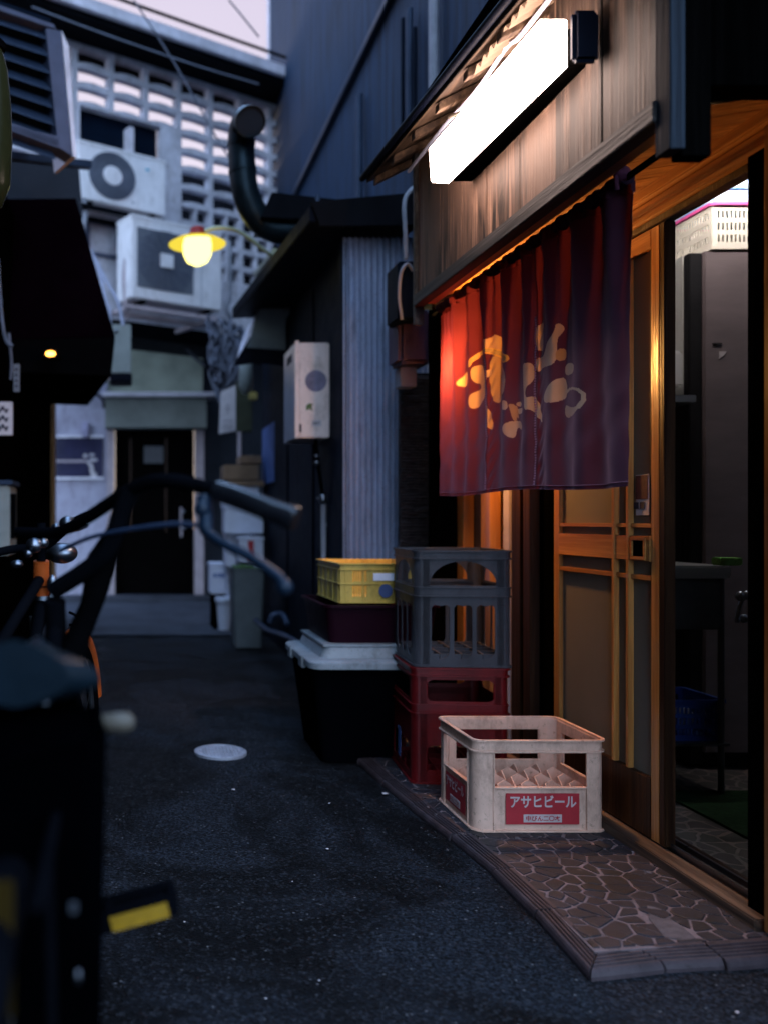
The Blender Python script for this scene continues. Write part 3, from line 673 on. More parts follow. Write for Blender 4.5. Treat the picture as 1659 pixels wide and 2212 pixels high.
# ------------------------------------------------------------ curtain rod + curtain
XC = 1.30
rod = thing('curtain_rod', 'thin black rod under the soffit holding the curtain', 'curtain rod', (XC, 2.8, 1.962))
MB().tube([(XC, 2.13, 1.962), (XC, 3.87, 1.962)], .009, 12).build('pole', M['blackmetal'], rod, smooth=True)
b = MB(); b.box(XC - .006, XC + .006, 3.85, 3.862, 1.95, 2.036); b.box(XC - .006, XC + .006, 2.145, 2.157, 1.95, 2.036); b.build('bracket', M['blackmetal'], rod)
NS, NTZ = 680, 380
Yl, Yr = 3.777, 2.333
U = lambda u, v: (949.8 + .2326 * u, 623.3 + .2326 * v)
CREAM, TAN, PINK, GRN, YEL, GRY = (.42, .36, .27), (.33, .20, .10), (.45, .27, .23), (.05, .20, .06), (.5, .38, .05), (.17, .14, .12)
polys = [
 ([(480, 620), (560, 650), (612, 740), (600, 860), (580, 1000), (530, 1060), (482, 1010)], GRY),  # stroke lying in shade, its grey brown tone put into the dye
 ([(410, 560), (430, 500), (495, 450), (500, 428), (545, 470), (570, 540), (572, 600), (480, 580), (430, 560)], PINK),
 ([(300, 760), (325, 727), (355, 720), (390, 735), (412, 790), (430, 990), (385, 1045), (340, 1092), (300, 1107), (280, 1060), (288, 985), (330, 950), (368, 930), (368, 895), (345, 880), (330, 885), (302, 850)], CREAM),
 ([(172, 885), (185, 845), (225, 785), (262, 775), (268, 860), (230, 908), (195, 908)], CREAM),
 ([(585, 735), (615, 750), (627, 830), (622, 930), (600, 972), (585, 975)], CREAM),
 ([(430, 880), (430, 810), (470, 755), (482, 758), (482, 810), (450, 840)], CREAM),
 ([(430, 1080), (480, 1130), (497, 1310), (465, 1300), (440, 1180)], GRY),
 ([(585, 1045), (610, 1038), (632, 1048), (640, 1115), (605, 1125), (585, 1105)], CREAM),
 ([(640, 1075), (690, 1080), (690, 1250), (665, 1220), (655, 1120)], GRY),
 ([(600, 1300), (615, 1258), (665, 1235), (740, 1238), (758, 1285), (735, 1317), (705, 1290), (692, 1300), (682, 1388), (640, 1372), (608, 1335)], CREAM),
 ([(785, 750), (800, 712), (850, 704), (872, 740), (876, 830), (850, 885), (825, 910), (815, 960), (820, 1010), (850, 998), (885, 1002), (905, 1060), (920, 1150), (938, 1240), (900, 1190), (865, 1130), (840, 1108), (810, 1118), (802, 1000), (786, 820)], CREAM),
 ([(880, 375), (905, 340), (940, 325), (960, 330), (962, 570), (925, 570), (895, 560), (883, 500)], CREAM),
 ([(1070, 338), (1105, 342), (1125, 385), (1103, 435), (1080, 465), (1080, 690), (1000, 715), (940, 735), (905, 768), (892, 700), (892, 640), (960, 632), (1010, 545), (1050, 460), (1068, 390)], CREAM),
 ([(1080, 570), (1145, 553), (1146, 665), (1080, 670)], TAN),
 ([(970, 985), (1005, 935), (1050, 880), (1090, 840), (1150, 835), (1152, 1005), (1110, 1035), (1060, 1052), (975, 1056)], CREAM),
 ([(1150, 695), (1240, 693), (1258, 730), (1243, 780), (1200, 800), (1150, 798)], CREAM),
 ([(1155, 1078), (1200, 1100), (1260, 1106), (1318, 1085), (1285, 1145), (1225, 1182), (1155, 1200)], CREAM),
]
strokes = [([(285, 725), (298, 672), (345, 610), (408, 568), (480, 580), (545, 608), (612, 645)], [8, 14, 17, 18, 28, 34, 42], GRN, YEL),
           ([(1150, 962), (1190, 934), (1250, 926), (1308, 938), (1343, 980), (1345, 1040), (1312, 1100)], [13, 12, 12, 13, 15, 17, 20], CREAM, CREAM),
           ([(713, 1075), (716, 1075)], [22, 22], CREAM, CREAM), ([(712, 1143), (742, 1136)], [24, 26], CREAM, CREAM), ([(690, 1095), (700, 1200)], [6, 6], GRY, GRY)]
def chaikin(p, k=2):
    for _ in range(k):
        q = []
        for i in range(len(p)):
            a, c_ = p[i], p[(i + 1) % len(p)]; q += [(a[0] * .75 + c_[0] * .25, a[1] * .75 + c_[1] * .25), (a[0] * .25 + c_[0] * .75, a[1] * .25 + c_[1] * .75)]
        p = q
    return p
def inpoly(px, py, poly):
    res = np.zeros(px.shape, bool); n = len(poly); j = n - 1
    for i in range(n):
        xi, yi = poly[i]; xj, yj = poly[j]
        if yi != yj:
            c = ((yi > py) != (yj > py)) & (px < (xj - xi) * (py - yi) / (yj - yi) + xi); res ^= c
        j = i
    return res
def curtain():
    ss = np.linspace(0, 1, NS + 1); tt = np.linspace(0, 1, NTZ + 1); S, T = np.meshgrid(ss, tt)
    Yc = Yl + (Yr - Yl) * S
    px = VX + F * XC / Yc                               # where folds fall
    top = 1.960 - .004 * S; bot = 1.158 - .014 * S
    Z = top + (bot - top) * T
    Z += -.012 * (T ** 3) * np.sin(S * 9) * .5
    rng = np.random.RandomState(3)
    off = np.zeros_like(S)
    # gathered pleats at the top fading into a few deep folds lower down
    folds = [(.02, .02, .012), (.075, .022, .02), (.13, .018, -.024), (.19, .02, .020), (.245, .016, -.02), (.30, .018, .022), (.36, .016, -.026), (.42, .016, .02),
             (.48, .018, -.022), (.535, .016, .024), (.59, .014, -.02), (.64, .014, .02), (.70, .017, -.026), (.765, .016, .026), (.83, .017, -.028), (.885, .016, .026), (.945, .018, -.022), (.99, .02, .02)]
    for c, wd, a in folds:
        drift = (rng.rand() - .5) * .05; dec = .35 + .65 * rng.rand()
        cc = c + drift * T; ww = wd * (1 + .9 * T)
        off += a * (1 - (1 - dec) * T) * np.exp(-((S - cc) / ww) ** 2)
    off += .0045 * np.sin(S * 150 + 2 * np.sin(S * 17)) * np.clip(1 - T * 1.6, 0, 1)
    off += .0030 * np.sin(S * 60 + T * 22 + 3 * np.sin(T * 9)) * T + .0018 * np.sin(S * 37 - T * 41) * np.sin(T * 13 + S * 9)
    # casing at the top, hem at the bottom
    off += np.where(T < .035, .006 * np.cos(S * 260), 0)
    sm = [(.36, 0), (.625, 0)]
    for c, _ in sm: off += -.010 * np.exp(-((S - c - .01 * np.sin(T * 3)) / .004) ** 2)
    for c, _ in sm:   # puckers by the seams
        off += .0035 * np.exp(-((S - c - .02) / .018) ** 2) * np.sin(T * 95 + (S - c) * 160) * (T > .3)
    X = XC + off * (1.0 - .42 * np.clip((T - .08) / .3, 0, 1)) * (1 - .25 * np.clip((T - .3) / .2, 0, 1) * np.clip((.85 - T) / .1, 0, 1))
    Yy = Yc + .006 * np.sin(S * 40 + T * 4) * T + .018 * (T ** 2) * np.where(S < .02, 1, 0)
    verts = np.stack([X, Yy, Z], -1).reshape(-1, 3)
    w_ = NS + 1
    idx = (np.arange(NTZ)[:, None] * w_ + np.arange(NS)[None, :]).reshape(-1)
    faces = np.stack([idx, idx + 1, idx + w_ + 1, idx + w_], -1)
    me = bpy.data.meshes.new('curtain'); root = Vector((XC, 2.88, 1.15))
    me.from_pydata((verts - np.array(root)).tolist(), [], faces.tolist())
    col = np.zeros((verts.shape[0], 4)); col[:, 3] = 1
    base = np.array((.040, .010, .024)); col[:, :3] = base; tr = np.zeros(verts.shape[0])
    # the dyed motif, laid on the flat cloth
    fx = (VX + F * XC / Yc).reshape(-1); fy = (VY - (Z - CH) * F / Yc).reshape(-1)
    u = (fx - 949.8) / .2326; v = (fy - 623.3) / .2326
    for p, c in polys:
        cxp = sum(a[0] for a in p) / len(p); cyp = sum(a[1] for a in p) / len(p)
        mk = inpoly(u, v, chaikin([(cxp + (a[0] - cxp) * 1.10, cyp + (a[1] - cyp) * 1.07) for a in p])); col[mk, :3] = c; tr[mk] = 1
    for pts, ws, c, edge in strokes:
        best = np.full(u.shape, 9.0)
        for i in range(len(pts) - 1):
            (x0, y0), (x1, y1) = pts[i], pts[i + 1]; dx, dy = x1 - x0, y1 - y0; L = dx * dx + dy * dy + 1e-9
            t = np.clip(((u - x0) * dx + (v - y0) * dy) / L, 0, 1); d = np.hypot(u - x0 - t * dx, v - y0 - t * dy) / (ws[i] + (ws[i + 1] - ws[i]) * t)
            best = np.minimum(best, d)
        mk = best < 1; col[mk, :3] = edge; tr[mk] = 1
        mk = best < .62; col[mk, :3] = c
    at_ = me.attributes.new('dye', 'FLOAT_COLOR', 'POINT'); at_.data.foreach_set('color', col.reshape(-1))
    a2 = me.attributes.new('pale', 'FLOAT', 'POINT'); a2.data.foreach_set('value', tr)
    for p in me.polygons: p.use_smooth = True
    o = bpy.data.objects.new('door_curtain', me); C.objects.link(o); o.location = root; o['_w'] = tuple(root)
    m, t, p = _nodes("dyed cloth")
    dy = N(t, 'ShaderNodeAttribute', attribute_name='dye'); pl = N(t, 'ShaderNodeAttribute', attribute_name='pale')
    vv = coords(t); wv = noise(t, coords(t, (1, 1, 1)), 420, 2, .5); nz = noise(t, vv, 7, 5, .6)
    c = mix(t, ramp(t, nz, .3, .7), dy.outputs['Color'], mix(t, .3, dy.outputs['Color'], (.04, .015, .035)))
    t.links.new(c, p.inputs['Base Color']); p.inputs['Roughness'].default_value = .8; p.inputs['Specular IOR Level'].default_value = .2
    p.inputs['Sheen Weight'].default_value = .2; p.inputs['Sheen Tint'].default_value = (.7, .5, .75, 1)
    bump(t, p, wv, .25, .001)
    tl = N(t, 'ShaderNodeBsdfTranslucent'); tc = mix(t, pl.outputs['Fac'], (.48, .075, .115), (.85, .50, .18)); t.links.new(tc, tl.inputs[0])
    ms = N(t, 'ShaderNodeMixShader'); mf = N(t, 'ShaderNodeMapRange'); mf.inputs[3].default_value = .055; mf.inputs[4].default_value = .17
    t.links.new(pl.outputs['Fac'], mf.inputs[0]); t.links.new(mf.outputs[0], ms.inputs[0])
    t.links.new(p.outputs[0], ms.inputs[1]); t.links.new(tl.outputs[0], ms.inputs[2]); t.links.new(ms.outputs[0], t.nodes['Material Output'].inputs[0])
    me.materials.append(m)
    tag(o, 'purple and red cloth door curtain with painted cream lettering', 'curtain')
    # stitches down both seams
    for c0, _ in sm:
        b = MB(); i = int(round(c0 * NS))
        for k in range(64):
            j = int(NTZ * (.30 + .69 * k / 64)); q = verts[j * w_ + i]
            b.box(q[0] - .005, q[0] - .001, q[1] - .003, q[1] + .003, q[2] - .0028, q[2] + .0028)
        b.build('stitching', mat("pale thread", (.30, .16, .25), .8, .2, 10), o)
    b = MB(); j = NTZ - 6
    pts = [verts[j * w_ + i] + np.array((-.0016, 0, 0)) for i in range(0, NS + 1, 4)]
    b.tube([tuple(p) for p in pts], .0012, 5); b.build('hem_seam', mat("hem thread", (.22, .12, .20), .8, .2, 10), o)
    return o
cur = curtain()
# dark casing sleeve on the rod
b = MB(); pts = []; rs = []
for k in range(150):
    t = k / 149; pts.append((XC, Yl + (Yr - Yl) * t, 1.962)); rs.append(.0175 + .004 * math.sin(k * 1.7) + .003 * math.sin(k * .63))
b.tube(pts, rs, 14); b.build('casing', mat("dark casing cloth", (.04, .018, .045), .85, .4, 30), cur, smooth=True)
b = MB(); b.sphere((XC - .012, 2.338, 1.972), .022, .02, .022); b.tube(smoothpath([(XC - .02, 2.343, 1.987), (XC - .03, 2.333, 1.957), (XC - .028, 2.333, 1.927)]), .006, 8)
b.build('knot', mat("knotted cloth", (.16, .05, .11), .8, .4, 60, bmp=.6, bs=80), cur, smooth=True)

# warm bulb behind the curtain
bl = thing('bulb_lamp', 'warm orange bulb glowing behind the left end of the curtain', 'lamp', (1.42, 3.70, 1.70))
MB().sphere((1.42, 3.70, 1.70), .030).build('bulb', M['bulb'], bl, smooth=True)
MB().lathe([(.014, 0), (.014, .03), (.008, .035)], (1.42, 3.70, 1.729), 16).build('socket', M['blackmetal'], bl, smooth=True)
MB().tube([(1.42, 3.70, 1.764), (1.42, 3.70, 2.045)], .003, 8).build('stem', M['blackmetal'], bl, smooth=True)

b = MB(); pr = [(1.42 + .085 * math.cos(R(a)), 3.70 + .085 * math.sin(R(a))) for a in range(58, 116, 6)]; pi_ = [(1.42 + .082 * math.cos(R(a)), 3.70 + .082 * math.sin(R(a))) for a in range(58, 116, 6)]
b.panel(pr + pi_[::-1], [], (0, 0, 1.57), (1, 0, 0), (0, 1, 0), .34); b.build('shield', M['blackmetal'], bl)
# ------------------------------------------------------------ black reed screen + box beside the shop's far end
scr = thing('reed_screen', 'black woven reed screen beside the shop end below a meter box', 'screen', (1.5, 4.7, 0))
b = MB()
x0, x1 = at(863, 0, 4.75).x, 1.60
for k in range(118):
    z = .05 + k * .0152; pts = []
    for i in range(9): pts.append((x0 + (x1 - x0) * i / 8, 4.75 + .004 * random.uniform(-1, 1), z + .003 * random.uniform(-1, 1)))
    b.tube(pts, .0085 + random.uniform(-.002, .001), 6, cap=True)
b.build('reeds', mat("black lacquered reed", (.05, .04, .042), .42, .6, 30), scr, smooth=True)
MB().box(x0, x1, 4.762, 4.775, .04, 1.85).build('backing', M['blackwood'], scr)
MB().box(at(984, 0, 4.74).x, at(998, 0, 4.74).x, 4.735, 4.748, .05, 1.85).build('edge_post', M['blackwood'], scr)
mb_ = thing('meter_box', 'dark violet meter box on brackets left of the curtain', 'meter box', (1.4, 4.35, 1.7))
A = at(862, 690, 4.4); Bq = at(935, 785, 4.4)
MB().box(A.x, Bq.x, 4.4, 4.6, Bq.z, A.z + .05).build('body', mat("violet grey enamel", (.075, .05, .09), .45, .3, 8), mb_, bev=.02)
A = at(860, 563, 4.3); Bq = at(905, 690, 4.3)
MB().box(A.x, Bq.x, 4.3, 4.5, Bq.z, A.z).build('cover', M['navydark'], mb_, bev=.01)
MB().tube(smoothpath([at(876, 560, 4.3), at(875, 500, 4.3), at(873, 445, 4.3), at(880, 420, 4.3), at(900, 400, 4.3)]), .011, 10).build('conduit', M['greypipe'], mb_, smooth=True)
MB().tube(smoothpath([at(868, 690, 4.28), at(862, 640, 4.28), at(866, 590, 4.28), at(880, 570, 4.28), at(892, 585, 4.28)]), .008, 8).build('conduit', M['greypipe'], mb_, smooth=True)
MB().box(at(866, 0, 4.5).x, at(900, 0, 4.5).x, 4.5, 4.6, at(0, 835, 4.5).z, at(0, 790, 4.5).z).build('lower_box', M['greypipe'], mb_, bev=.004)

# ------------------------------------------------------------ kitchen seen through the open door
kit = thing('kitchen_room', 'dark kitchen interior seen through the open shop door', 'room', (2.4, 3.5, 0))
MB().box(1.62, 4.2, 2.0, 5.8, .012, .03).build('floor', M['flag'], kit)
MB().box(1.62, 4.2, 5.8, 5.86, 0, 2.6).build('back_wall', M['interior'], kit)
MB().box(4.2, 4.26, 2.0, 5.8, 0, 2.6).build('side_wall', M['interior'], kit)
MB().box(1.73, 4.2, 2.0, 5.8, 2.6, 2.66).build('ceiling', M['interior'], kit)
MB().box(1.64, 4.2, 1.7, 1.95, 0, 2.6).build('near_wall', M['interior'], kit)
kl = thing('kitchen_light', 'lit ceiling tube inside the kitchen above the baskets', 'ceiling light', (2.5, 3.1, 2.55))
MB().box(1.80, 2.75, 3.38, 3.5, 2.545, 2.598).build('housing', M['steel'], kl, bev=.004)
MB().tube([(1.85, 3.44, 2.525), (2.7, 3.44, 2.525)], .016, 12).build('tube', M['roomtube'], kl, smooth=True)
# fridge
Yf = 3.6
fr = thing('refrigerator', 'tall pinkish steel refrigerator beyond the open door', 'refrigerator', (2.6, 3.9, .03))
A = at(1520, 542, Yf)
MB().box(A.x, 3.05, Yf, Yf + .6, .10, A.z).build('body', M['fridge'], fr, bev=.006)
MB().box(A.x - .055, A.x - .001, Yf + .01, Yf + .05, .05, A.z - .005).build('gasket', M['dark'], fr, bev=.004)
zs_ = at(0, 870, 3.6).z
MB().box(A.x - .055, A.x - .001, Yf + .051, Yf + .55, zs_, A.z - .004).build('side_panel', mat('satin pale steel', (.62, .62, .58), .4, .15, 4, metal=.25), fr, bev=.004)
MB().box(A.x - .055, A.x - .001, Yf + .051, Yf + .55, .05, zs_ - .001).build('shaded_side_panel', M['dark'], fr, bev=.004)  # lower side coloured near black for the light falling off below the shelf
MB().box(A.x + .02, 3.03, Yf + .05, Yf + .55, .03, .10).build('plinth', M['dark'], fr)
b = MB(); q = at(1552, 775, Yf); b.panel([(0, 0), (.02, .014), (.03, .03), (.0, .03)], [], (q.x, Yf - .001, q.z), (1, 0, 0), (0, 0, 1), .001); b.build('torn_label', M['paper'], fr)
MB().box(at(1538, 0, Yf).x, at(1558, 0, Yf).x, Yf - .003, Yf - .0005, at(0, 744, Yf).z, at(0, 741, Yf).z).build('slot', M['dark'], fr)
# shelf and glass rack
sh = thing('steel_shelf', 'narrow bright steel shelf under the glass rack', 'shelf', (2.4, 3.9, 1.4))
MB().box(at(1390, 0, 3.6).x, at(1503, 0, 3.6).x - .03, 3.55, 3.95, at(0, 869, 3.55).z, at(0, 853, 3.55).z).build('board', M['steel'], sh, bev=.003)
MB().box(2.20, 2.25, 3.9, 3.94, 1.3, at(0, 870, 3.55).z).build('bracket', M['dark'], sh)
gr = thing('glass_rack', 'clear rack of stacked glasses on the steel shelf', 'glasses', (2.35, 4.0, 1.5))
A, Bq = at(1420, 851, 3.58), at(1476, 757, 3.58)
b = MB(); b.box(A.x, Bq.x, 3.58, 3.78, A.z + .03, Bq.z); b.build('rack', M['clear'], gr, bev=.01)
b = MB()
for i in range(3):
    for j in range(2): b.lathe([(.012, 0), (.017, .07)], (A.x + .02 + i * .03, 3.62, A.z + .035 + j * .08), 12)
b.build('glasses', M['clear'], gr, smooth=True)
# baskets on the fridge
def slotted_basket(name, label, x0, x1, y0, y1, z0, z1, mm, rim, cat='basket'):
    t = thing(name, label, cat, ((x0 + x1) / 2, (y0 + y1) / 2, z0))
    b = MB()
    def wall(w_, org, ax):
        holes = []; n = max(3, int(w_ / .018)); h = z1 - z0
        for r in range(3):
            for k in range(n):
                cx = .015 + (w_ - .03) * (k + .5) / n; zz = h * (.16 + .27 * r); holes.append([(cx - .0045, zz), (cx + .0045, zz), (cx + .0045, zz + h * .16), (cx - .0045, zz + h * .16)])
        b.panel([(0, 0), (w_, 0), (w_, h), (0, h)], holes, org, ax, (0, 0, 1), .004)
    wall(x1 - x0, (x0, y0, z0), (1, 0, 0)); wall(y1 - y0, (x0, y1, z0), (0, -1, 0)); wall(y1 - y0, (x1, y0, z0), (0, 1, 0)); wall(x1 - x0, (x1, y1, z0), (-1, 0, 0))
    b.box(x0, x1, y0, y1, z0, z0 + .004); b.build('body', mm, t)
    r = MB(); r.panel(rrect(x0 - .012, x1 + .012, y0 - .012, y1 + .012, .02), [rrect(x0 + .004, x1 - .004, y0 + .004, y1 - .004, .012)], (0, 0, z1 - .004), (1, 0, 0), (0, 1, 0), .012); r.build('rim', rim, t, bev=.003)
    return t
zt = at(1520, 540, Yf).z
slotted_basket('plastic_basket', 'cream slotted basket with pink rim on top of the refrigerator', 2.353, 2.92, 3.60, 3.92, zt + .003, zt + .185, M['basket'], M['pinkrim'])
b = MB(); zz = zt + .178
for k in range(3): b.box(2.37 + .01 * k, 2.9, 3.63, 3.9, zz + k * .075, zz + .072 + k * .075)
tag(b.build('wrapped_stack', M['bluewrap'], bev=.012), 'blue and white wrapped bundles heaped in the pink rimmed basket', 'bundles')
# sink
sk = thing('sink_unit', 'dull steel sink unit on thin legs inside the doorway', 'sink', (2.0, 3.3, .03))
Ys = 3.25; A = at(1400, 1222, Ys); Bq = at(1580, 1250, Ys)
MB().box(A.x, Bq.x, Ys, Ys + .45, Bq.z, A.z).build('top', M['steel'], sk, bev=.006)
MB().box(A.x, Bq.x - .02, Ys + .02, Ys + .43, at(0, 1362, Ys).z, Bq.z - .001).build('basin', M['steeld'], sk, bev=.01)
for xx, yy in ((Bq.x - .02, Ys + .03), (Bq.x - .02, Ys + .42), (A.x + .03, Ys + .03)): MB().tube([(xx, yy, .03), (xx, yy, Bq.z)], .011, 10).build('leg', M['steeld'], sk, smooth=True)
MB().box(A.x, Bq.x, Ys + .01, Ys + .43, at(0, 1614, Ys).z, at(0, 1608, Ys).z).build('lower_shelf', M['steeld'], sk)
b = MB(); q = at(1600, 1300, 3.0)
tp = thing('tap', 'chrome taps beside the sink at the door edge', 'tap', (q.x, 3.0, q.z))
for px, py, r in ((1598, 1288, .014), (1612, 1286, .013), (1606, 1336, .013), (1592, 1340, .009)):
    q = at(px, py, 3.0); MB().sphere(q, r, r, r * 1.2).build('knob', M['chrome'], tp, smooth=True)
MB().tube(smoothpath([at(1590, 1340, 3.0), at(1600, 1300, 3.0), at(1612, 1290, 3.0), at(1640, 1300, 3.0)]), .007, 10).build('spout', M['chrome'], tp, smooth=True)
q = at(1580, 1212, 3.1); tag(MB().box(q.x - .035, q.x + .04, 3.1, 3.16, at(0, 1222, 3.1).z, at(0, 1205, 3.1).z).build('sponge', M['green'], loc=(q.x, 3.13, at(0, 1222, 3.1).z), bev=.004), 'green sponge on the corner of the steel sink', 'sponge')
A = at(1436, 1604, 3.3); Bq = at(1562, 1516, 3.3)
slotted_basket('plastic_basket', 'dark blue basket of white crockery on the lower sink shelf', A.x, Bq.x, 3.3, 3.55, at(0, 1607, 3.27).z + .002, Bq.z, M['bluep'], M['bluep'])
b = MB(); b.sphere(((A.x + Bq.x) / 2 - .02, 3.40, (A.z + Bq.z) / 2), .075, .06, .05); tag(b.build('crockery', M['foam'], smooth=True), 'white bowl inside the dark blue basket', 'bowl')
A = at(1460, 1700, 3.2)
MBm = MB(); MBm.panel([(1.95, 2.55), (2.6, 2.55), (2.6, 3.3), (1.95, 3.3)], [], (0, 0, .031), (1, 0, 0), (0, 1, 0), .008)
tag(MBm.build('door_mat', M['matgreen']), 'dark green mat on the kitchen floor', 'mat')

# ================================================================== CRATES
def crate_panel(b, w_, h, holes, org, ax, th=.004): b.panel([(0, 0), (w_, 0), (w_, h), (0, h)], holes, org, ax, (0, 0, 1), th)
def arch(x0, x1, z0, z1, n=10, both=False):
    r = (x1 - x0) / 2; cx = (x0 + x1) / 2; pts = []
    rt = min(r, z1 - z0)
    if both:
        for k in range(n + 1): a = math.pi + math.pi * k / n; pts.append((cx + r * math.cos(a), z0 + r + r * math.sin(a)))
    else: pts += [(x0, z0), (x1, z0)]
    zt_ = z1 - (rt if not both else .012)
    if both: pts += [(x1, z1 - .012), (x1 - .012, z1), (cx, z1 - .006), (x0 + .012, z1), (x0, z1 - .012)]
    else:
        for k in range(n + 1): a = math.pi * k / n; pts.append((cx + r * math.cos(a), zt_ + rt * math.sin(a)))
    return pts
def ringband(b, w_, d, z0, z1, o=.006, r=.03, inner=.0, t=.006):
    b.panel(rrect(-w_ / 2 - o, w_ / 2 + o, -d / 2 - o, d / 2 + o, r), [rrect(-w_ / 2 - o + t, w_ / 2 + o - t, -d / 2 - o + t, d / 2 + o - t, max(.004, r - t))], (0, 0, z0), (1, 0, 0), (0, 1, 0), z1 - z0)
def tall_crate(m, label, loc, rz, slots, h=.455, w_=.365, d=.40):
    t = thing('bottle_crate', label, 'crate', loc, rz, 'tall bottle crates stacked by the door', world=False)
    mid = h * .60
    b = MB(); ringband(b, w_, d, h - .008, h, .009, .03, t=.012); ringband(b, w_, d, h - .036, h - .030, .008, .03, t=.012); ringband(b, w_ - .004, d - .004, h - .03, h - .008, .004, .028)
    b.build('rim', m, t, bev=.0012)
    b = MB(); ringband(b, w_, d, mid, mid + .005, .009, .03, t=.012); ringband(b, w_, d, mid + .034, mid + .039, .007, .03, t=.012); ringband(b, w_ - .004, d - .004, mid + .005, mid + .034, .004, .028)
    b.build('middle_band', m, t, bev=.0012)
    b = MB(); ringband(b, w_, d, 0, .008, .007, .03, t=.014); b.build('base_band', m, t, bev=.0012)
    def sides(w2):
        hs = []
        if slots:
            n = 3; s0 = .055; cw = (w2 - 2 * s0) / n
            for k in range(n): hs.append(arch(s0 + k * cw + .008, s0 + (k + 1) * cw - .008, .032, mid - .03, 10, True))
            hs.append(arch(.055, w2 - .055, mid + .045, h - .042, 14))
        else:
            hs.append(rrect(.052, w2 - .052, mid + .05, h - .048, .03)); hs.append(rrect(.052, w2 - .052, .035, mid * .55, .03))
        return hs
    for w2, org, ax in ((w_, (-w_ / 2, -d / 2, 0), (1, 0, 0)), (d, (w_ / 2, -d / 2, 0), (0, 1, 0)), (w_, (w_ / 2, d / 2, 0), (-1, 0, 0)), (d, (-w_ / 2, d / 2, 0), (0, -1, 0))):
        b = MB(); inset = .026; a = Vector(ax); o3 = Vector(org) + a * inset
        crate_panel(b, w2 - 2 * inset, h - .009, [[(x - inset, z) for x, z in hl] for hl in sides(w2)], o3, ax, -.004)
        if not slots: b.add([], [])
        b.build('side_panel', m, t)
    for sx in (-1, 1):
        for sy in (-1, 1):
            b = MB(); pts = []
            for k in range(6):
                a = R(90 * k / 5); pts.append((sx * (w_ / 2 - .03 + .03 * math.cos(a)), sy * (d / 2 - .03 + .03 * math.sin(a))))
            ln = [(sx * w_ / 2, sy * (d / 2 - .055))] + pts + [(sx * (w_ / 2 - .055), sy * d / 2)]
            inn = [(x - sx * .004, y - sy * .004) for x, y in ln][::-1]
            poly = ln + inn
            b.panel(poly, [], (0, 0, .002), (1, 0, 0), (0, 1, 0), h - .012); b.build('corner_post', m, t)
    b = MB()
    for k in range(5): xx = -w_ / 2 + .02 + (w_ - .04) * k / 4; b.box(xx - .003, xx + .003, -d / 2 + .01, d / 2 - .01, .006, .05)
    for k in range(5): yy = -d / 2 + .02 + (d - .04) * k / 4; b.box(-w_ / 2 + .01, w_ / 2 - .01, yy - .003, yy + .003, .006, .049)
    b.box(-w_ / 2 + .01, w_ / 2 - .01, -d / 2 + .01, d / 2 - .01, .003, .0055)
    b.build('bottle_grid', m, t)
    return t
rc = R(-5)
tc1 = tall_crate(M['redp'], 'dark red plastic crate at the bottom of the stack', (1.275, 3.62, .023), rc, False)
tc2 = tall_crate(M['greyp'], 'grey bottle crate with arched openings atop the red one', (1.285, 3.62, .023 + .457), rc, True)
b = MB(); b.panel([(0, 0), (.05, 0), (.05, .12), (0, .12)], [], (-.192, .02, .06), (0, -1, 0), (0, 0, 1), .001); b.build('paper_label', M['bluepaper'], tc1)

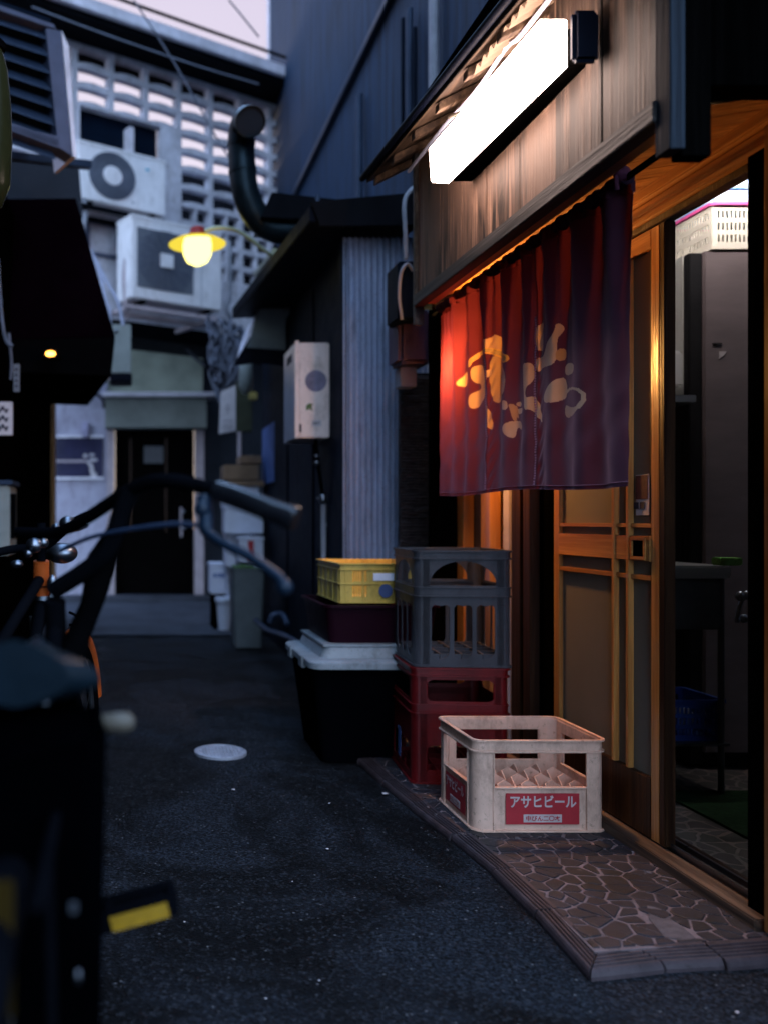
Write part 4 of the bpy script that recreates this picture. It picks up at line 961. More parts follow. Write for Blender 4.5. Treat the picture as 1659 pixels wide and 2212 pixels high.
def beer_crate():
    w_, d, h = .432, .352, .304; x0, y0 = 1.113, 2.90
    t = thing('beer_crate', 'off white plastic bottle crate with red printed panel on the doorstep', 'crate', (x0 + w_ / 2, y0 + d / 2, .0235), R(0), world=False)
    m = M['pinkp']
    b = MB(); ringband(b, w_, d, h - .006, h, .008, .04, t=.013); ringband(b, w_, d, h - .042, h - .037, .007, .04, t=.012); ringband(b, w_ - .002, d - .002, h - .037, h - .006, .002, .036, t=.005)
    b.build('rim', m, t, bev=.0015, smooth=True)
    b = MB(); ringband(b, w_, d, 0, .006, .007, .04, t=.016); b.build('base_flange', m, t, bev=.0015, smooth=True)
    for w2, org, ax in ((w_, (-w_ / 2, -d / 2, 0), (1, 0, 0)), (d, (w_ / 2, -d / 2, 0), (0, 1, 0)), (w_, (w_ / 2, d / 2, 0), (-1, 0, 0)), (d, (-w_ / 2, d / 2, 0), (0, -1, 0))):
        b = MB(); ins = .036; a = Vector(ax); pw = .062
        crate_panel(b, w2 - 2 * ins, h - .007, [rrect(pw - ins, w2 - pw - ins, .148, h - .046, .003)], Vector(org) + a * ins + Vector((-a.y, a.x, 0)) * .006, ax, -.004)
        nrm = Vector((a.y, -a.x, 0))
        for s in (pw, w2 - pw):      # upright ribs
            o3 = Vector(org) + a * (s - .0025); p0 = o3 + nrm * .003; p1 = o3 - nrm * .005; p2 = p1 + a * .005; p3 = p0 + a * .005
            b.hexa([(*p0.xy, .006), (*p3.xy, .006), (*p2.xy, .006), (*p1.xy, .006)], [(*p0.xy, h - .037), (*p3.xy, h - .037), (*p2.xy, h - .037), (*p1.xy, h - .037)])
        # ledge under the window
        o3 = Vector(org) + a * pw; p0 = o3 + nrm * .002; p1 = o3 - nrm * .012; p2 = p1 + a * (w2 - 2 * pw); p3 = p0 + a * (w2 - 2 * pw)
        b.hexa([(*p0.xy, .142), (*p3.xy, .142), (*p2.xy, .142), (*p1.xy, .142)], [(*p0.xy, .1475), (*p3.xy, .1475), (*p2.xy, .1475), (*p1.xy, .1475)])
        b.build('side_panel', m, t, bev=.0006, seg=1)
    for sx in (-1, 1):
        for sy in (-1, 1):
            b = MB(); r = .036; pts = [(sx * (w_ / 2 - r + r * math.cos(R(90 * k / 8))), sy * (d / 2 - r + r * math.sin(R(90 * k / 8)))) for k in range(9)]
            ln = [(sx * w_ / 2, sy * (d / 2 - .058))] + pts + [(sx * (w_ / 2 - .058), sy * d / 2)]
            inn = [(x - sx * .0045, y - sy * .0045) for x, y in ln][::-1]
            b.panel(ln + inn, [], (0, 0, .004), (1, 0, 0), (0, 1, 0), h - .012); b.build('corner_post', m, t, smooth=True)
    # zigzag bottle dividers 5 x 4
    b = MB(); nx, ny = 5, 4; W, D = w_ - .03, d - .03
    def zig(p0, p1, n):
        p0, p1 = Vector(p0), Vector(p1); k = n * 8; top = []; 
        for i in range(k + 1):
            f = i / k; ph = (f * n) % 1.0; top.append(.118 + .026 * (1 - abs(2 * ph - 1)) ** .9)
        dirv = (p1 - p0).normalized(); nr = Vector((-dirv.y, dirv.x)) * .0016
        vs = []; fs = []
        for i in range(k + 1):
            q = p0.lerp(p1, i / k)
            vs += [(q.x + nr.x, q.y + nr.y, .01), (q.x + nr.x, q.y + nr.y, top[i]), (q.x - nr.x, q.y - nr.y, top[i]), (q.x - nr.x, q.y - nr.y, .01)]
        for i in range(k):
            a = 4 * i
            for j in range(4): fs.append((a + j, a + (j + 1) % 4, a + 4 + (j + 1) % 4, a + 4 + j))
        b.add(vs, fs)
    for i in range(1, ny): zig((-W / 2, -D / 2 + D * i / ny), (W / 2, -D / 2 + D * i / ny), nx)
    for i in range(1, nx): zig((-W / 2 + W * i / nx, -D / 2), (-W / 2 + W * i / nx, D / 2), ny)
    b.build('dividers', m, t)
    b = MB(); b.box(-W / 2, W / 2, -D / 2, D / 2, .004, .009); b.build('floor', m, t)
    # printed panels
    t['_w'] = (0, 0, 0)
    def decal(cx, cy, ax, wd, side):
        ax = Vector(ax); nrm = Vector((ax.y, -ax.x, 0)); z0, z1 = .026, .128; org = Vector((cx, cy, 0)) - ax * wd / 2 + nrm * .0012
        b = MB(); b.panel([(0, z0), (wd, z0), (wd, z1), (0, z1)], [], org, ax, (0, 0, 1), .0008); pr = b.build('red_print', M['red'], t)
        white = mat("white print", (.62, .50, .48), .6, .25, 30, bmp=0)
        cen = Vector((cx, cy, .098)) + nrm * .0022
        text_mesh('lettering', "アサヒビール", .044, white, cen, ax, (0, 0, 1), pr, sx=wd / .288, weight=.0011)
        b = MB(); ww = wd * .26; cc = org + ax * (wd * .5 - ww) + nrm * .001
        b.panel([(0, .033), (2 * ww, .033), (2 * ww, .059), (0, .059)], [], cc, ax, (0, 0, 1), .0006); b.build('white_strip', white, pr)
        text_mesh('lettering', "中びん二〇本", .0185, M['red'], Vector((cx, cy, .0455)) + nrm * .0036, ax, (0, 0, 1), pr, sx=wd / .235, weight=.0004)
    decal(.006, -d / 2 - .0065 + .0065, (1, 0, 0), .242, 0)
    decal(-w_ / 2, .0, (0, -1, 0), .185, 1)
    del t['_w']
    return t
bc = beer_crate()
# scrap board under the beer crate
b = MB(); b.box(1.10, 1.56, 2.905, 3.24, .0325, .0331); 

# yellow crate, maroon tub, lidded bin
yc = thing('yellow_crate', 'yellow slatted plastic crate with blue round mark on the maroon tub', 'crate', (.98, 4.0, .69))
Yb = 3.86
A = at(735, 1303, Yb); zt = at(735, 1217, Yb).z; zb = A.z
xl, xr = A.x - .0, A.x + .36; y0, y1 = Yb, Yb + .46
def ypanel(w_, org, ax, front):
    h = zt - zb; hs = []
    n = 6
    if front:
        for r in (0, 1):
            for k in range(6): cx = .055 + k * .011; hs.append([(cx, h * (.16 + .38 * r)), (cx + .005, h * (.16 + .38 * r)), (cx + .005, h * (.44 + .38 * r)), (cx, h * (.44 + .38 * r))])
    b = MB(); b.panel([(0, 0), (w_, 0), (w_, h), (0, h)], hs, org, ax, (0, 0, 1), -.004)
    a = Vector(ax); nrm = Vector((a.y, -a.x, 0))
    def strip(s0, s1, z0, z1, o=.006):
        p0 = Vector(org) + a * s0; p3 = Vector(org) + a * s1; q0 = p0 + nrm * o; q3 = p3 + nrm * o
        b.hexa([(*q0.xy, zb + z0), (*q3.xy, zb + z0), (*p3.xy, zb + z0), (*p0.xy, zb + z0)], [(*q0.xy, zb + z1), (*q3.xy, zb + z1), (*p3.xy, zb + z1), (*p0.xy, zb + z1)])
    strip(-.006, w_ + .006, h - .006, h, .010); strip(0, w_, h - .03, h - .026, .008); strip(0, w_, 0, .006, .007); strip(0, w_, h * .47, h * .5)
    for k in range(5): s = .02 + (w_ - .045) * k / 4; strip(s, s + .004, .006, h - .03, .005)
    b.build('side_panel', M['yellowp'], yc, bev=.0008, seg=1)
ypanel(xr - xl, (xl, y0, zb), (1, 0, 0), True); ypanel(y1 - y0, (xl, y1, zb), (0, -1, 0), False); ypanel(y1 - y0, (xr, y0, zb), (0, 1, 0), False); ypanel(xr - xl, (xr, y1, zb), (-1, 0, 0), False)
MB().box(xl + .005, xr - .005, y0 + .005, y1 - .005, zb + .002, zb + .006).build('floor', M['yellowp'], yc)
q = at(832, 1276, Yb); MB().lathe([(.0, 0), (.03, 0), (.03, .001), (0, .001)], (q.x, y0 - .008, q.z), 28, axis=(0, -1, 0), cap=False).build('round_mark', mat("dark blue print", (.05, .08, .2), .6, .2, 20, bmp=0), yc)
b = MB(); b.box(at(806, 0, Yb).x, at(850, 0, Yb).x, y0 - .0075, y0 - .0055, at(0, 1254, Yb).z, at(0, 1238, Yb).z); b.build('white_tape', M['foam'], yc)
# rotate tub etc
tub = thing('plastic_tub', 'maroon plastic tub with flared rim under the yellow crate', 'tub', (.95, 4.05, .5))
zc = at(0, 1302, 3.80).z; zd = at(0, 1390, 3.80).z
def taper_tub(x0, x1, y0, y1, z0, z1, tp, name, mm, parent, rim=.0, th=.006, rr=.035):
    b = MB(); n = 6
    lo = rrect(x0 + tp, x1 - tp, y0 + tp, y1 - tp, rr, n); hi = rrect(x0, x1, y0, y1, rr, n)
    li = rrect(x0 + tp + th, x1 - tp - th, y0 + tp + th, y1 - tp - th, rr * .8, n); hi_i = rrect(x0 + th, x1 - th, y0 + th, y1 - th, rr * .8, n); k = len(lo)
    vs = [(*p, z0) for p in lo] + [(*p, z1) for p in hi] + [(*p, z1) for p in hi_i] + [(*p, z0 + th) for p in li]
    fs = [tuple(range(k))[::-1], tuple(range(3 * k, 4 * k))]
    for s in range(3):
        for i in range(k): fs.append((s * k + i, s * k + (i + 1) % k, (s + 1) * k + (i + 1) % k, (s + 1) * k + i))
    b.add(vs, fs); b.build(name, mm, parent, smooth=True)
    if rim:
        r = MB(); r.panel(rrect(x0 - rim, x1 + rim, y0 - rim, y1 + rim, rr + rim, n), [rrect(x0 + .002, x1 - .002, y0 + .002, y1 - .002, rr, n)], (0, 0, z1 - .012), (1, 0, 0), (0, 1, 0), .012)
        r.build('rim', mm, parent, bev=.003, smooth=True)
xa, xb = at(722, 0, 3.78).x, at(720, 0, 3.78).x + .46
taper_tub(xa - .03, xb, 3.80, 4.34, zd, zb - .003, .02, 'body', M['maroonp'], tub, rim=.014)
bn = thing('lidded_bin', 'big black bin with pale lid under the maroon tub', 'bin', (.93, 4.05, 0))
x0b, x1b = at(690, 0, 3.74).x - .045, at(690, 0, 3.74).x + .42
zl = at(0, 1441, 3.70).z
taper_tub(x0b + .02, x1b, 3.76, 4.32, 0, zl, .055, 'body', M['blackp'], bn)
b = MB(); n = 6; k0 = rrect(x0b, x1b + .02, 3.70, 4.38, .06, n); k1 = rrect(x0b + .01, x1b + .01, 3.71, 4.37, .055, n); k2 = rrect(x0b + .06, x1b - .04, 3.77, 4.31, .04, n); k3 = rrect(x0b + .075, x1b - .055, 3.785, 4.295, .04, n)
k = len(k0); vs = [(*p, zl - .012) for p in k0] + [(*p, zl + .014) for p in k0] + [(*p, zl + .022) for p in k1] + [(*p, zl + .026) for p in k2] + [(*p, zd - .014) for p in k3]
fs = [tuple(range(k))[::-1], tuple(range(4 * k, 5 * k))]
for s in range(4):
    for i in range(k): fs.append((s * k + i, s * k + (i + 1) % k, (s + 1) * k + (i + 1) % k, (s + 1) * k + i))
b.add(vs, fs); b.build('lid', M['lidp'], bn, bev=.002, smooth=True)
b = MB(); b.box(x0b + .07, x1b - .05, 3.78, 4.3, zd - .0135, zd - .001)
b.build('lid_top', M['lidp'], bn, bev=.003)
for dx in (0, .28): MB().box(x0b - .008, x0b + .012, 3.86 + dx, 3.94 + dx, zl - .03, zl + .02).build('latch', M['lidp'], bn, bev=.003)

# ================================================================== SECOND BUILDING (corrugated)
XS = 1.19; YS = 5.0
b2 = thing('corrugated_house', 'low dark house with corrugated tin end wall beyond the crates', 'building', (XS, YS, 0))
b = MB(); n = 150; x0, x1 = at(740, 0, YS).x, at(864, 0, YS).x + .5; vs = []
for i in range(n + 1):
    x = x0 + (x1 - x0) * i / n; ph = (x - x0) / .0335; y = YS - .012 * max(-1, min(1, 2.6 * math.sin(2 * math.pi * ph))); vs += [(x, y - .0015, 0), (x, y - .0015, 1.52), (x, y, 1.52), (x, y, 2.66)]
b.add(vs, [(4 * i, 4 * i + 4, 4 * i + 5, 4 * i + 1) for i in range(n)] + [(4 * i + 2, 4 * i + 6, 4 * i + 7, 4 * i + 3) for i in range(n)] + [(4 * i + 1, 4 * i + 5, 4 * i + 6, 4 * i + 2) for i in range(n)]); b.build('corrugated_wall', M['tin'], b2)
MB().box(XS - .03, XS + .0, YS - .005, YS + .06, 0, 2.64).build('corner_trim', M['navydark'], b2, bev=.004)
MB().box(XS, XS + .12, YS + .061, 8.3, 0, 2.66).build('side_wall', M['navydark'], b2)
MB().box(XS - .012, XS - .001, YS + .9, YS + .95, 0, 2.6).build('wall_batten', M['roofdark'], b2)
MB().box(XS - .012, XS - .001, YS + 1.9, YS + 1.95, 0, 2.6).build('wall_batten', M['roofdark'], b2)
# roof
n0 = Vector((.955, 4.85, 2.70)); n1 = Vector((.80, 7.35, 2.74)); rr = Vector((.75, 0, .18))
b = MB(); b.hexa([n0, n0 + Vector((.65, 0, .02)), n1 + Vector((.7, 0, .02)), n1], [n0 + Vector((0, 0, .09)), n0 + Vector((.65, 0, .15)), n1 + Vector((.7, 0, .15)), n1 + Vector((0, 0, .09))])
b.build('roof', M['roofdark'], b2, bev=.006)
b = MB(); b.hexa([n0 + Vector((.05, -.03, -.035)), n0 + Vector((.68, -.03, -.03)), n0 + Vector((.68, -.005, -.03)), n0 + Vector((.05, -.005, -.035))], [n0 + Vector((.0, -.03, .10)), n0 + Vector((.68, -.03, .16)), n0 + Vector((.68, -.005, .16)), n0 + Vector((0, -.005, .10))])
b.build('gable_board', M['eave'], b2, bev=.003)
zg = MB(); zg.tube([at(595, 545, 6.6), at(556, 592, 8.0)], .03, 12); zg.build('gutter', M['zinc'], b2, smooth=True)
# dark equipment box on the roof
rb = thing('roof_box', 'black equipment box on the low roof beside the duct', 'box', (.85, 5.6, 2.9))
A = at(580, 415, 5.6); Bq = at(737, 470, 5.6)
b = MB(); b.hexa([at(565, 470, 5.6), at(737, 478, 5.6), at(737, 478, 5.6) + Vector((0, .4, 0)), at(565, 470, 5.6) + Vector((0, .4, 0))], [at(588, 414, 5.6), at(737, 431, 5.6), at(737, 431, 5.6) + Vector((0, .4, 0)), at(588, 414, 5.6) + Vector((0, .4, 0))]); b.build('casing', M['eave'], rb, bev=.006)
MB().box(at(683, 0, 5.59).x, at(690, 0, 5.59).x, 5.585, 5.6, A.z - .16, A.z - .02).build('strap', M['louvre'], rb)
# duct
du = thing('exhaust_duct', 'fat dark bent exhaust duct rising from the low roof', 'duct', (.85, 5.7, 2.7))
path = smoothpath([at(660, 494, 5.75), at(610, 497, 5.75), at(575, 486, 5.75), at(547, 455, 5.72), at(530, 410, 5.7), at(524, 360, 5.7), at(522, 310, 5.7), at(524, 280, 5.68), at(533, 260, 5.60), at(541, 262, 5.48)], 5)
MB().tube(path, .087, 28, cap=False).build('pipe', M['duct'], du, smooth=True)
MB().tube([path[-2].lerp(path[-1], .5), path[-1]], .089, 28, cap=True).build('mouth', M['blockdark'], du, smooth=True)
b = MB()
for i in (10, 24, 30):
    p, q = path[i], path[i + 1]; d_ = (q - p).normalized() * .012; MB().tube([p - d_, p + d_], .0915, 28).build('seam_ring', M['duct'], du, smooth=True)
q = path[-1]; p = path[-2]; d_ = (q - p).normalized()
MB().lathe([(.087, 0), (.095, 0), (.095, .02), (.087, .02), (.087, 0)], path[-1], 28, axis=d_, cap=False).build('mouth_ring', M['duct'], du, smooth=True)
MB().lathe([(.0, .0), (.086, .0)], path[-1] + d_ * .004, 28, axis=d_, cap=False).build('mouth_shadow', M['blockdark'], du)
# curved awning
aw = thing('curved_awning', 'small bell shaped blue grey metal awning beyond the heater', 'awning', (1.0, 7.0, 2.5))
b = MB(); prof = [(625, 642), (585, 645), (563, 662), (548, 695), (537, 735), (520, 762), (503, 790)]
vs = [at(x, y, 7.0) for x, y in prof] + [at(x, y, 7.0) + Vector((0, .8, 0)) for x, y in prof]; n = len(prof)
b.add(vs, [(i, i + 1, n + i + 1, n + i) for i in range(n - 1)]); b.build('sheet', M['paleband'], aw, smooth=True)
b = MB(); poly = [(p.x, p.z) for p in (at(x, y, 7.0) for x, y in [(627, 640), (585, 645), (565, 662), (551, 695), (541, 735), (533, 750), (627, 756)])]
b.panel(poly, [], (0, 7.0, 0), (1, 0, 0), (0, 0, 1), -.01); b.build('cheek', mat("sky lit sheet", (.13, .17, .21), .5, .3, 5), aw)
b = MB(); poly = [(p.x, p.z) for p in (at(x, y, 6.99) for x, y in [(627, 757), (533, 751), (522, 762), (505, 790), (560, 783), (627, 792)])]
b.panel(poly, [], (0, 7.0, 0), (1, 0, 0), (0, 0, 1), -.01); b.build('valance', M['roofdark'], aw)
# water heater
wh = thing('water_heater', 'beige water heater box with stickers on the dark side wall', 'water heater', (1.08, 5.6, 1.6))
Yh = 5.4; A = at(642, 740, Yh); Bq = at(713, 946, Yh)
MB().box(A.x + .012, Bq.x, Yh, Yh + .40, Bq.z, A.z).build('casing', M['heater'], wh, bev=.008)
MB().box(A.x - .012, A.x + .0115, Yh - .004, Yh + .404, Bq.z - .004, A.z + .004).build('front_cover', M['heaterdark'], wh, bev=.006)
MB().box(A.x - .0125, A.x + .012, Yh - .008, Yh - .0045, Bq.z, A.z + .01).build('edge_flange', M['heater'], wh)
MB().box(A.x - .0145, A.x - .0125, Yh + .10, Yh + .28, A.z - .10, A.z - .05).build('flue_slot', M['blockdark'], wh)
q = at(683, 823, Yh)
st1 = MB().lathe([(0, 0), (.066, 0), (.066, .001), (0, .001)], (q.x, Yh - .0015, q.z), 32, axis=(0, -1, 0), cap=False).build('round_sticker', mat("grey violet sticker", (.20, .18, .27), .5, .5, 16, bmp=0), wh)
q = at(669, 880, Yh); b = MB(); b.panel([(-.02, -.02), (.0, -.01), (.02, -.024), (.014, .006), (.024, .02), (.0, .026), (-.02, .012)], [], (q.x, Yh - .001, q.z), (1, 0, 0), (0, 0, 1), .0012); b.build('leaf_sticker', mat("green sticker", (.10, .16, .06), .5, .3, 20, bmp=0), wh)
q = at(684, 914, Yh); MB().box(q.x - .03, q.x + .03, Yh - .0025, Yh - .0005, q.z - .02, q.z + .018).build('label_plate', M['paper'], wh)
b = MB(); b.box(q.x - .022, q.x + .022, Yh - .0032, Yh - .0026, q.z + .002, q.z + .006); b.box(q.x - .022, q.x + .01, Yh - .0032, Yh - .0026, q.z - .008, q.z - .004); b.build('print_line', M['ink'], wh)
MB().box(at(647, 0, Yh).x, at(651, 0, Yh).x, Yh - .010, Yh - .0082, at(0, 934, Yh).z, at(0, 916, Yh).z).build('latch', M['blockdark'], wh)
pp = thing('gas_pipe', 'thin gas pipe with brass valve under the water heater', 'pipe', (1.13, 5.5, 0))
MB().tube(smoothpath([at(684, 946, 5.5), at(684, 975, 5.5), at(690, 1020, 5.5), at(696, 1060, 5.5), at(698, 1080, 5.5)]), .012, 10).build('hose', M['rubber'], pp, smooth=True)
MB().tube([at(699, 1080, 5.5), at(700, 1240, 5.5), at(700, 1480, 5.5)], .016, 12).build('riser', M['greypipe'], pp, smooth=True)
b = MB(); b.lathe([(.014, -.03), (.024, -.015), (.024, .015), (.014, .03)], at(698, 1078, 5.48), 14); b.tube([at(685, 1076, 5.48), at(711, 1080, 5.48)], .010, 8); b.sphere(at(684, 1000, 5.48), .018); b.sphere(at(684, 985, 5.48), .014); b.build('valve', M['chrome'], pp, smooth=True)
MB().tube(smoothpath([at(707, 1130, 5.5), at(714, 1160, 5.5), at(720, 1205, 5.5), at(722, 1300, 5.5)]), .007, 8).build('thin_line', M['greypipe'], pp, smooth=True)
# posters on the side wall
po = tag(MB().box(XS - .004, XS - .001, ys(594, XS), ys(568, XS), at(0, 1042, 7.8).z, at(0, 916, 7.8).z).build('poster', M['bluepaper'], loc=(XS, 7.8, 1.5)), 'tall blue poster at the far end of the dark side wall', 'poster')
# hose on the ground by the wall
b = MB(); b.tube(smoothpath([at(553, 1340, 6.9), at(580, 1362, 6.3), at(610, 1372, 5.9), at(640, 1388, 5.5), at(655, 1405, 5.1)]), .022, 10); b.tube(smoothpath([at(583, 1345, 6.2), at(590, 1330, 6.2), at(610, 1328, 6.2), at(622, 1350, 6.1)]), .022, 10)
tag(b.build('drain_hose', M['louvre'], smooth=True), 'blue grey drain hose running low along the dark wall', 'hose')

# ================================================================== TALL NAVY BUILDING
tb = thing('tall_building', 'tall streaked navy building rising behind the shop roofs', 'building', (1.62, 7, 0))
MB().box(1.76, 6.5, 2.3, 11.7, 2.72, 12).build('wall', M['navy'], tb)
XT = 1.76
k_ = XT / 1.0
def tall(x, y, X=XT): Y = F * X / (x - VX); return at(x, y, Y)
b = MB(); p0 = tall(632, 428, XT - .03); p1 = tall(885, -10, XT - .03)
b.box(XT - .045, XT - .001, 2.4, p0.y, 2.5 + 1.64, 2.5 + 1.70)
zb1 = p0.z
b = MB(); b.box(XT - .05, XT - .001, 2.4, 11.6, zb1 - .035, zb1 + .035); b.build('ledge', M['louvre'], tb, bev=.01)
def vpipe(x, r, y0, y1, mm, nm):
    a = tall(x, y0, XT - .05); q = tall(x, y1, XT - .05); MB().tube([a, (a.x, a.y, q.z)], r, 12).build(nm, mm, tb, smooth=True)
vpipe(776, .03, 205, 480, M['louvre'], 'drain_pipe'); vpipe(936, .028, -60, 300, M['greypipe'], 'drain_pipe')
vpipe(884, .022, 20, 330, M['louvre'], 'drain_pipe'); vpipe(870, .014, 40, 300, M['navydark'], 'drain_pipe'); vpipe(896, .014, 60, 320, M['navydark'], 'drain_pipe')
MB().box(XT - .02, XT + .0, 11.62, 11.72, 2.8, 12).build('corner_strip', M['paleband'], tb)
MB().tube(smoothpath([tall(862, 330, XT - .06), tall(872, 305, XT - .06), tall(880, 325, XT - .06), tall(892, 340, XT - .06)]), .02, 8).build('cable_loop', M['cable'], tb, smooth=True)

# ================================================================== BREEZE BLOCK BUILDING at the alley's end
TH = R(31); P0 = Vector((-.637, 9.6)); dB = Vector((math.cos(TH), math.sin(TH))); nB = Vector((math.sin(TH), -math.cos(TH)))
def hit(x, y, off=0.0):
    a = (x - VX) / F; t = (off + P0.dot(nB)) / (a * nB.x + nB.y); p = Vector((a * t, t)) - P0
    return p.dot(dB), -off, CH - (y - VY) / F * t
bb = bpy.data.objects.new('block_building', None); C.objects.link(bb); bb.location = (P0.x, P0.y, 0); bb.rotation_euler = (0, 0, TH)
tag(bb, 'pierced breeze block building closing the far end of the alley', 'building')
uL = hit(100, 0)[0] - 1.2; uR = hit(560, 0)[0] + .8
# grid lines taken from the place: block courses
b = MB()
z_top = hit(360, 195)[2] + .25; pitch = .212; bw = .455
holes = []; u0 = hit(163, 200)[0]
zrow0 = hit(330, 492)[2]
ustart = u0
nrow = 0
zz_ = []
z = hit(205, 231)[2]     # bottom of second row of blocks
zr = z
rows_up = [zr + pitch * k for k in range(0, 3)]
rows_dn = [zr - pitch * k for k in range(1, 9)]
wu0, wu1 = hit(172, 260)[0], hit(350, 260)[0]
wz0, wz1 = hit(260, 345)[2], zr - .02
outer = [(uL, 3.3), (uR, 3.3), (uR, rows_up[-1] + pitch + .02), (uL, rows_up[-1] + pitch + .02)]
holes = [[(wu0 + .01, wz0 - .45), (wu1, wz0 - .45), (wu1, wz1), (wu0 + .01, wz1)]]
def lens(x0, x1, z0, z1):
    n = 7; p = []
    for k in range(n + 1): t = k / n; p.append((x0 + (x1 - x0) * t, z0 + .028 * math.sin(math.pi * t)))
    for k in range(n + 1): t = k / n; p.append((x1 + (x0 - x1) * t, z1 - .012 * (1 - math.sin(math.pi * t))))
    return p
pt = [(p, z) for z in rows_up + rows_dn for p in range(-3, 9)]
for c_, z in pt:
    x0 = ustart + c_ * bw + .035; x1 = x0 + bw - .065
    if x1 > uR - .05 or x0 < uL + .05: continue
    if z < zr - .01 and x0 < wu1 + .03 and x1 > wu0 - .02: continue
    if z < 3.34: continue
    if z > zr - pitch * 4.5: holes.append(lens(x0, x1, z + .018, z + pitch - .03))
    elif z > zr - pitch * 8.5: holes.append([(x0, z + .03), (x1 - .2, z + .03), (x1 - .2, z + pitch - .03), (x0, z + pitch - .03)]); holes.append([(x1 - .17, z + .03), (x1, z + .03), (x1, z + pitch - .03), (x1 - .17, z + pitch - .03)])
b.panel(outer, holes, (0, 0, 0), (1, 0, 0), (0, 0, 1), -.10)
b.build('block_screen', M['block'], bb)
# mortar lines
# recess behind the lower part, window panels
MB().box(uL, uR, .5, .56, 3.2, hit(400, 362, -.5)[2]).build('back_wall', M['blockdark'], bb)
MB().box(wu0, wu1, .11, .16, wz0 - .5, wz1 + .05).build('window_panel', M['navydark'], bb)
um = hit(283, 300)[0]; MB().box(um - .03, um + .03, -.03, .105, wz0 - .4, wz1 - .1).build('window_mullion', M['paleband'], bb, bev=.004)
# eave
e_a = hit(150, 60, .7); zE = hit(400, 130, .7)[2]
zA = hit(300, 60, .45)[2]; zW = rows_up[-1] + pitch + .022
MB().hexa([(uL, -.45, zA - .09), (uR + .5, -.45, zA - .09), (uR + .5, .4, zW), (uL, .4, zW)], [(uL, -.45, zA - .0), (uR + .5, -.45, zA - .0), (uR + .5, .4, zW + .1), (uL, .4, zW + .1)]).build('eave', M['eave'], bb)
MB().box(uL, uR + .5, -.52, -.451, zA - .03, zA + .10).build('gutter_board', M['paleband'], bb, bev=.01)
MB().box(uL, uR + .5, -.58, -.56, zA + .14, zA + .17).build('gutter', M['eave'], bb)
# underside mass below the screen
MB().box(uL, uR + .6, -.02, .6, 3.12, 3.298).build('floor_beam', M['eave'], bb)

def ac_unit(label, xl, yt, xr, yb_, off, big):
    u0_, _, z1 = hit(xl, yt, off); u1_, _, _ = hit(xr, yt, off); _, _, z0 = hit(xl, yb_, off)
    W, H = u1_ - u0_, z1 - z0
    cx = u0_ + W / 2; wp = P0 + dB * cx + nB * off
    t = thing('air_conditioner', label, 'air conditioner', (wp.x, wp.y, z0), TH, 'outdoor air conditioners', world=False)
    MB().box(-W / 2, W / 2, 0, .32, 0, H).build('casing', M['acwhite'], t, bev=.012)
    MB().box(-W / 2 - .004, W / 2 + .004, -.006, .33, H - .03, H + .004).build('lid', M['acwhite'], t, bev=.004)
    fx = -W / 2 + W * (.37 if not big else .36); fz = H * .5; fr_ = H * (.40 if not big else .33); ex = 1.14
    if not big:
        b = MB(); b.lathe([(fr_ * .42, -.012), (fr_, -.006), (fr_ * 1.03, .003)], (0, 0, 0), 48, axis=(0, 1, 0), cap=False)
        b.v = [(v[0] * ex + fx, v[1] - .006, v[2] + fz) for v in b.v]; b.build('fan_grille', M['acgrille'], t, smooth=True)
        b = MB(); 
        for k in range(7): rr_ = fr_ * (.45 + .55 * k / 6); b.tube([(rr_ * math.cos(a * math.pi / 24) * ex + fx, -.019, rr_ * math.sin(a * math.pi / 24) + fz) for a in range(49)], .003, 5)
        b.build('grille_ring', M['frameblue'], t)
        b = MB(); b.lathe([(0, -.026), (fr_ * .40, -.024), (fr_ * .44, -.012)], (0, 0, 0), 32, axis=(0, 1, 0), cap=False); b.v = [(v[0] * ex + fx, v[1], v[2] + fz) for v in b.v]; b.build('hub_cap', M['acwhite'], t, smooth=True)
        MB().box(W * .26, W * .30, -.004, -.0005, H * .74, H * .78).build('badge', mat("cyan badge", (.05, .45, .6), .5, .1, 8, bmp=0), t)
        MB().box(W * .1, W * .12, -.003, -.0005, H * .1, H * .13).build('screw', M['frameblue'], t)
    else:
        s = H * .36
        MB().box(fx - s * ex, fx + s * ex, -.008, -.0006, fz - s, fz + s).build('fan_recess', M['acgrille'], t, bev=.003)
        b = MB()
        for k in range(9): rr_ = s * (.25 + .75 * k / 8); b.tube([(rr_ * math.cos(a * math.pi / 24) * ex + fx, -.020, rr_ * math.sin(a * math.pi / 24) + fz) for a in range(49)], .0028, 5)
        for k in range(16): a = k * math.pi / 8; b.tube([(fx + .2 * s * math.cos(a), -.02, fz + .2 * s * math.sin(a)), (fx + s * math.cos(a + .35) * ex, -.02, fz + s * math.sin(a + .35))], .0028, 5)
        b.build('fan_grille', M['frameblue'], t)
        MB().box(fx - .085, fx + .085, -.034, -.024, fz - .075, fz + .075).build('hub_cap', M['acwhite'], t, bev=.02)
        MB().box(W / 2 - W * .24, W / 2 - W * .235, -.003, -.0005, .02, H - .04).build('panel_seam', M['acgrille'], t)
    for s in (-1, 1): MB().box(s * W * .36 - .03, s * W * .36 + .03, .02, .30, -.035, -.0005).build('foot', M['eave'], t)
    return t
ac1 = ac_unit('upper white air conditioner with round fan and white hub', 171, 301, 359, 427, .42, False)
ac2 = ac_unit('lower larger air conditioner with square fan recess behind the yellow lamp', 286, 462, 480, 642, .75, True)
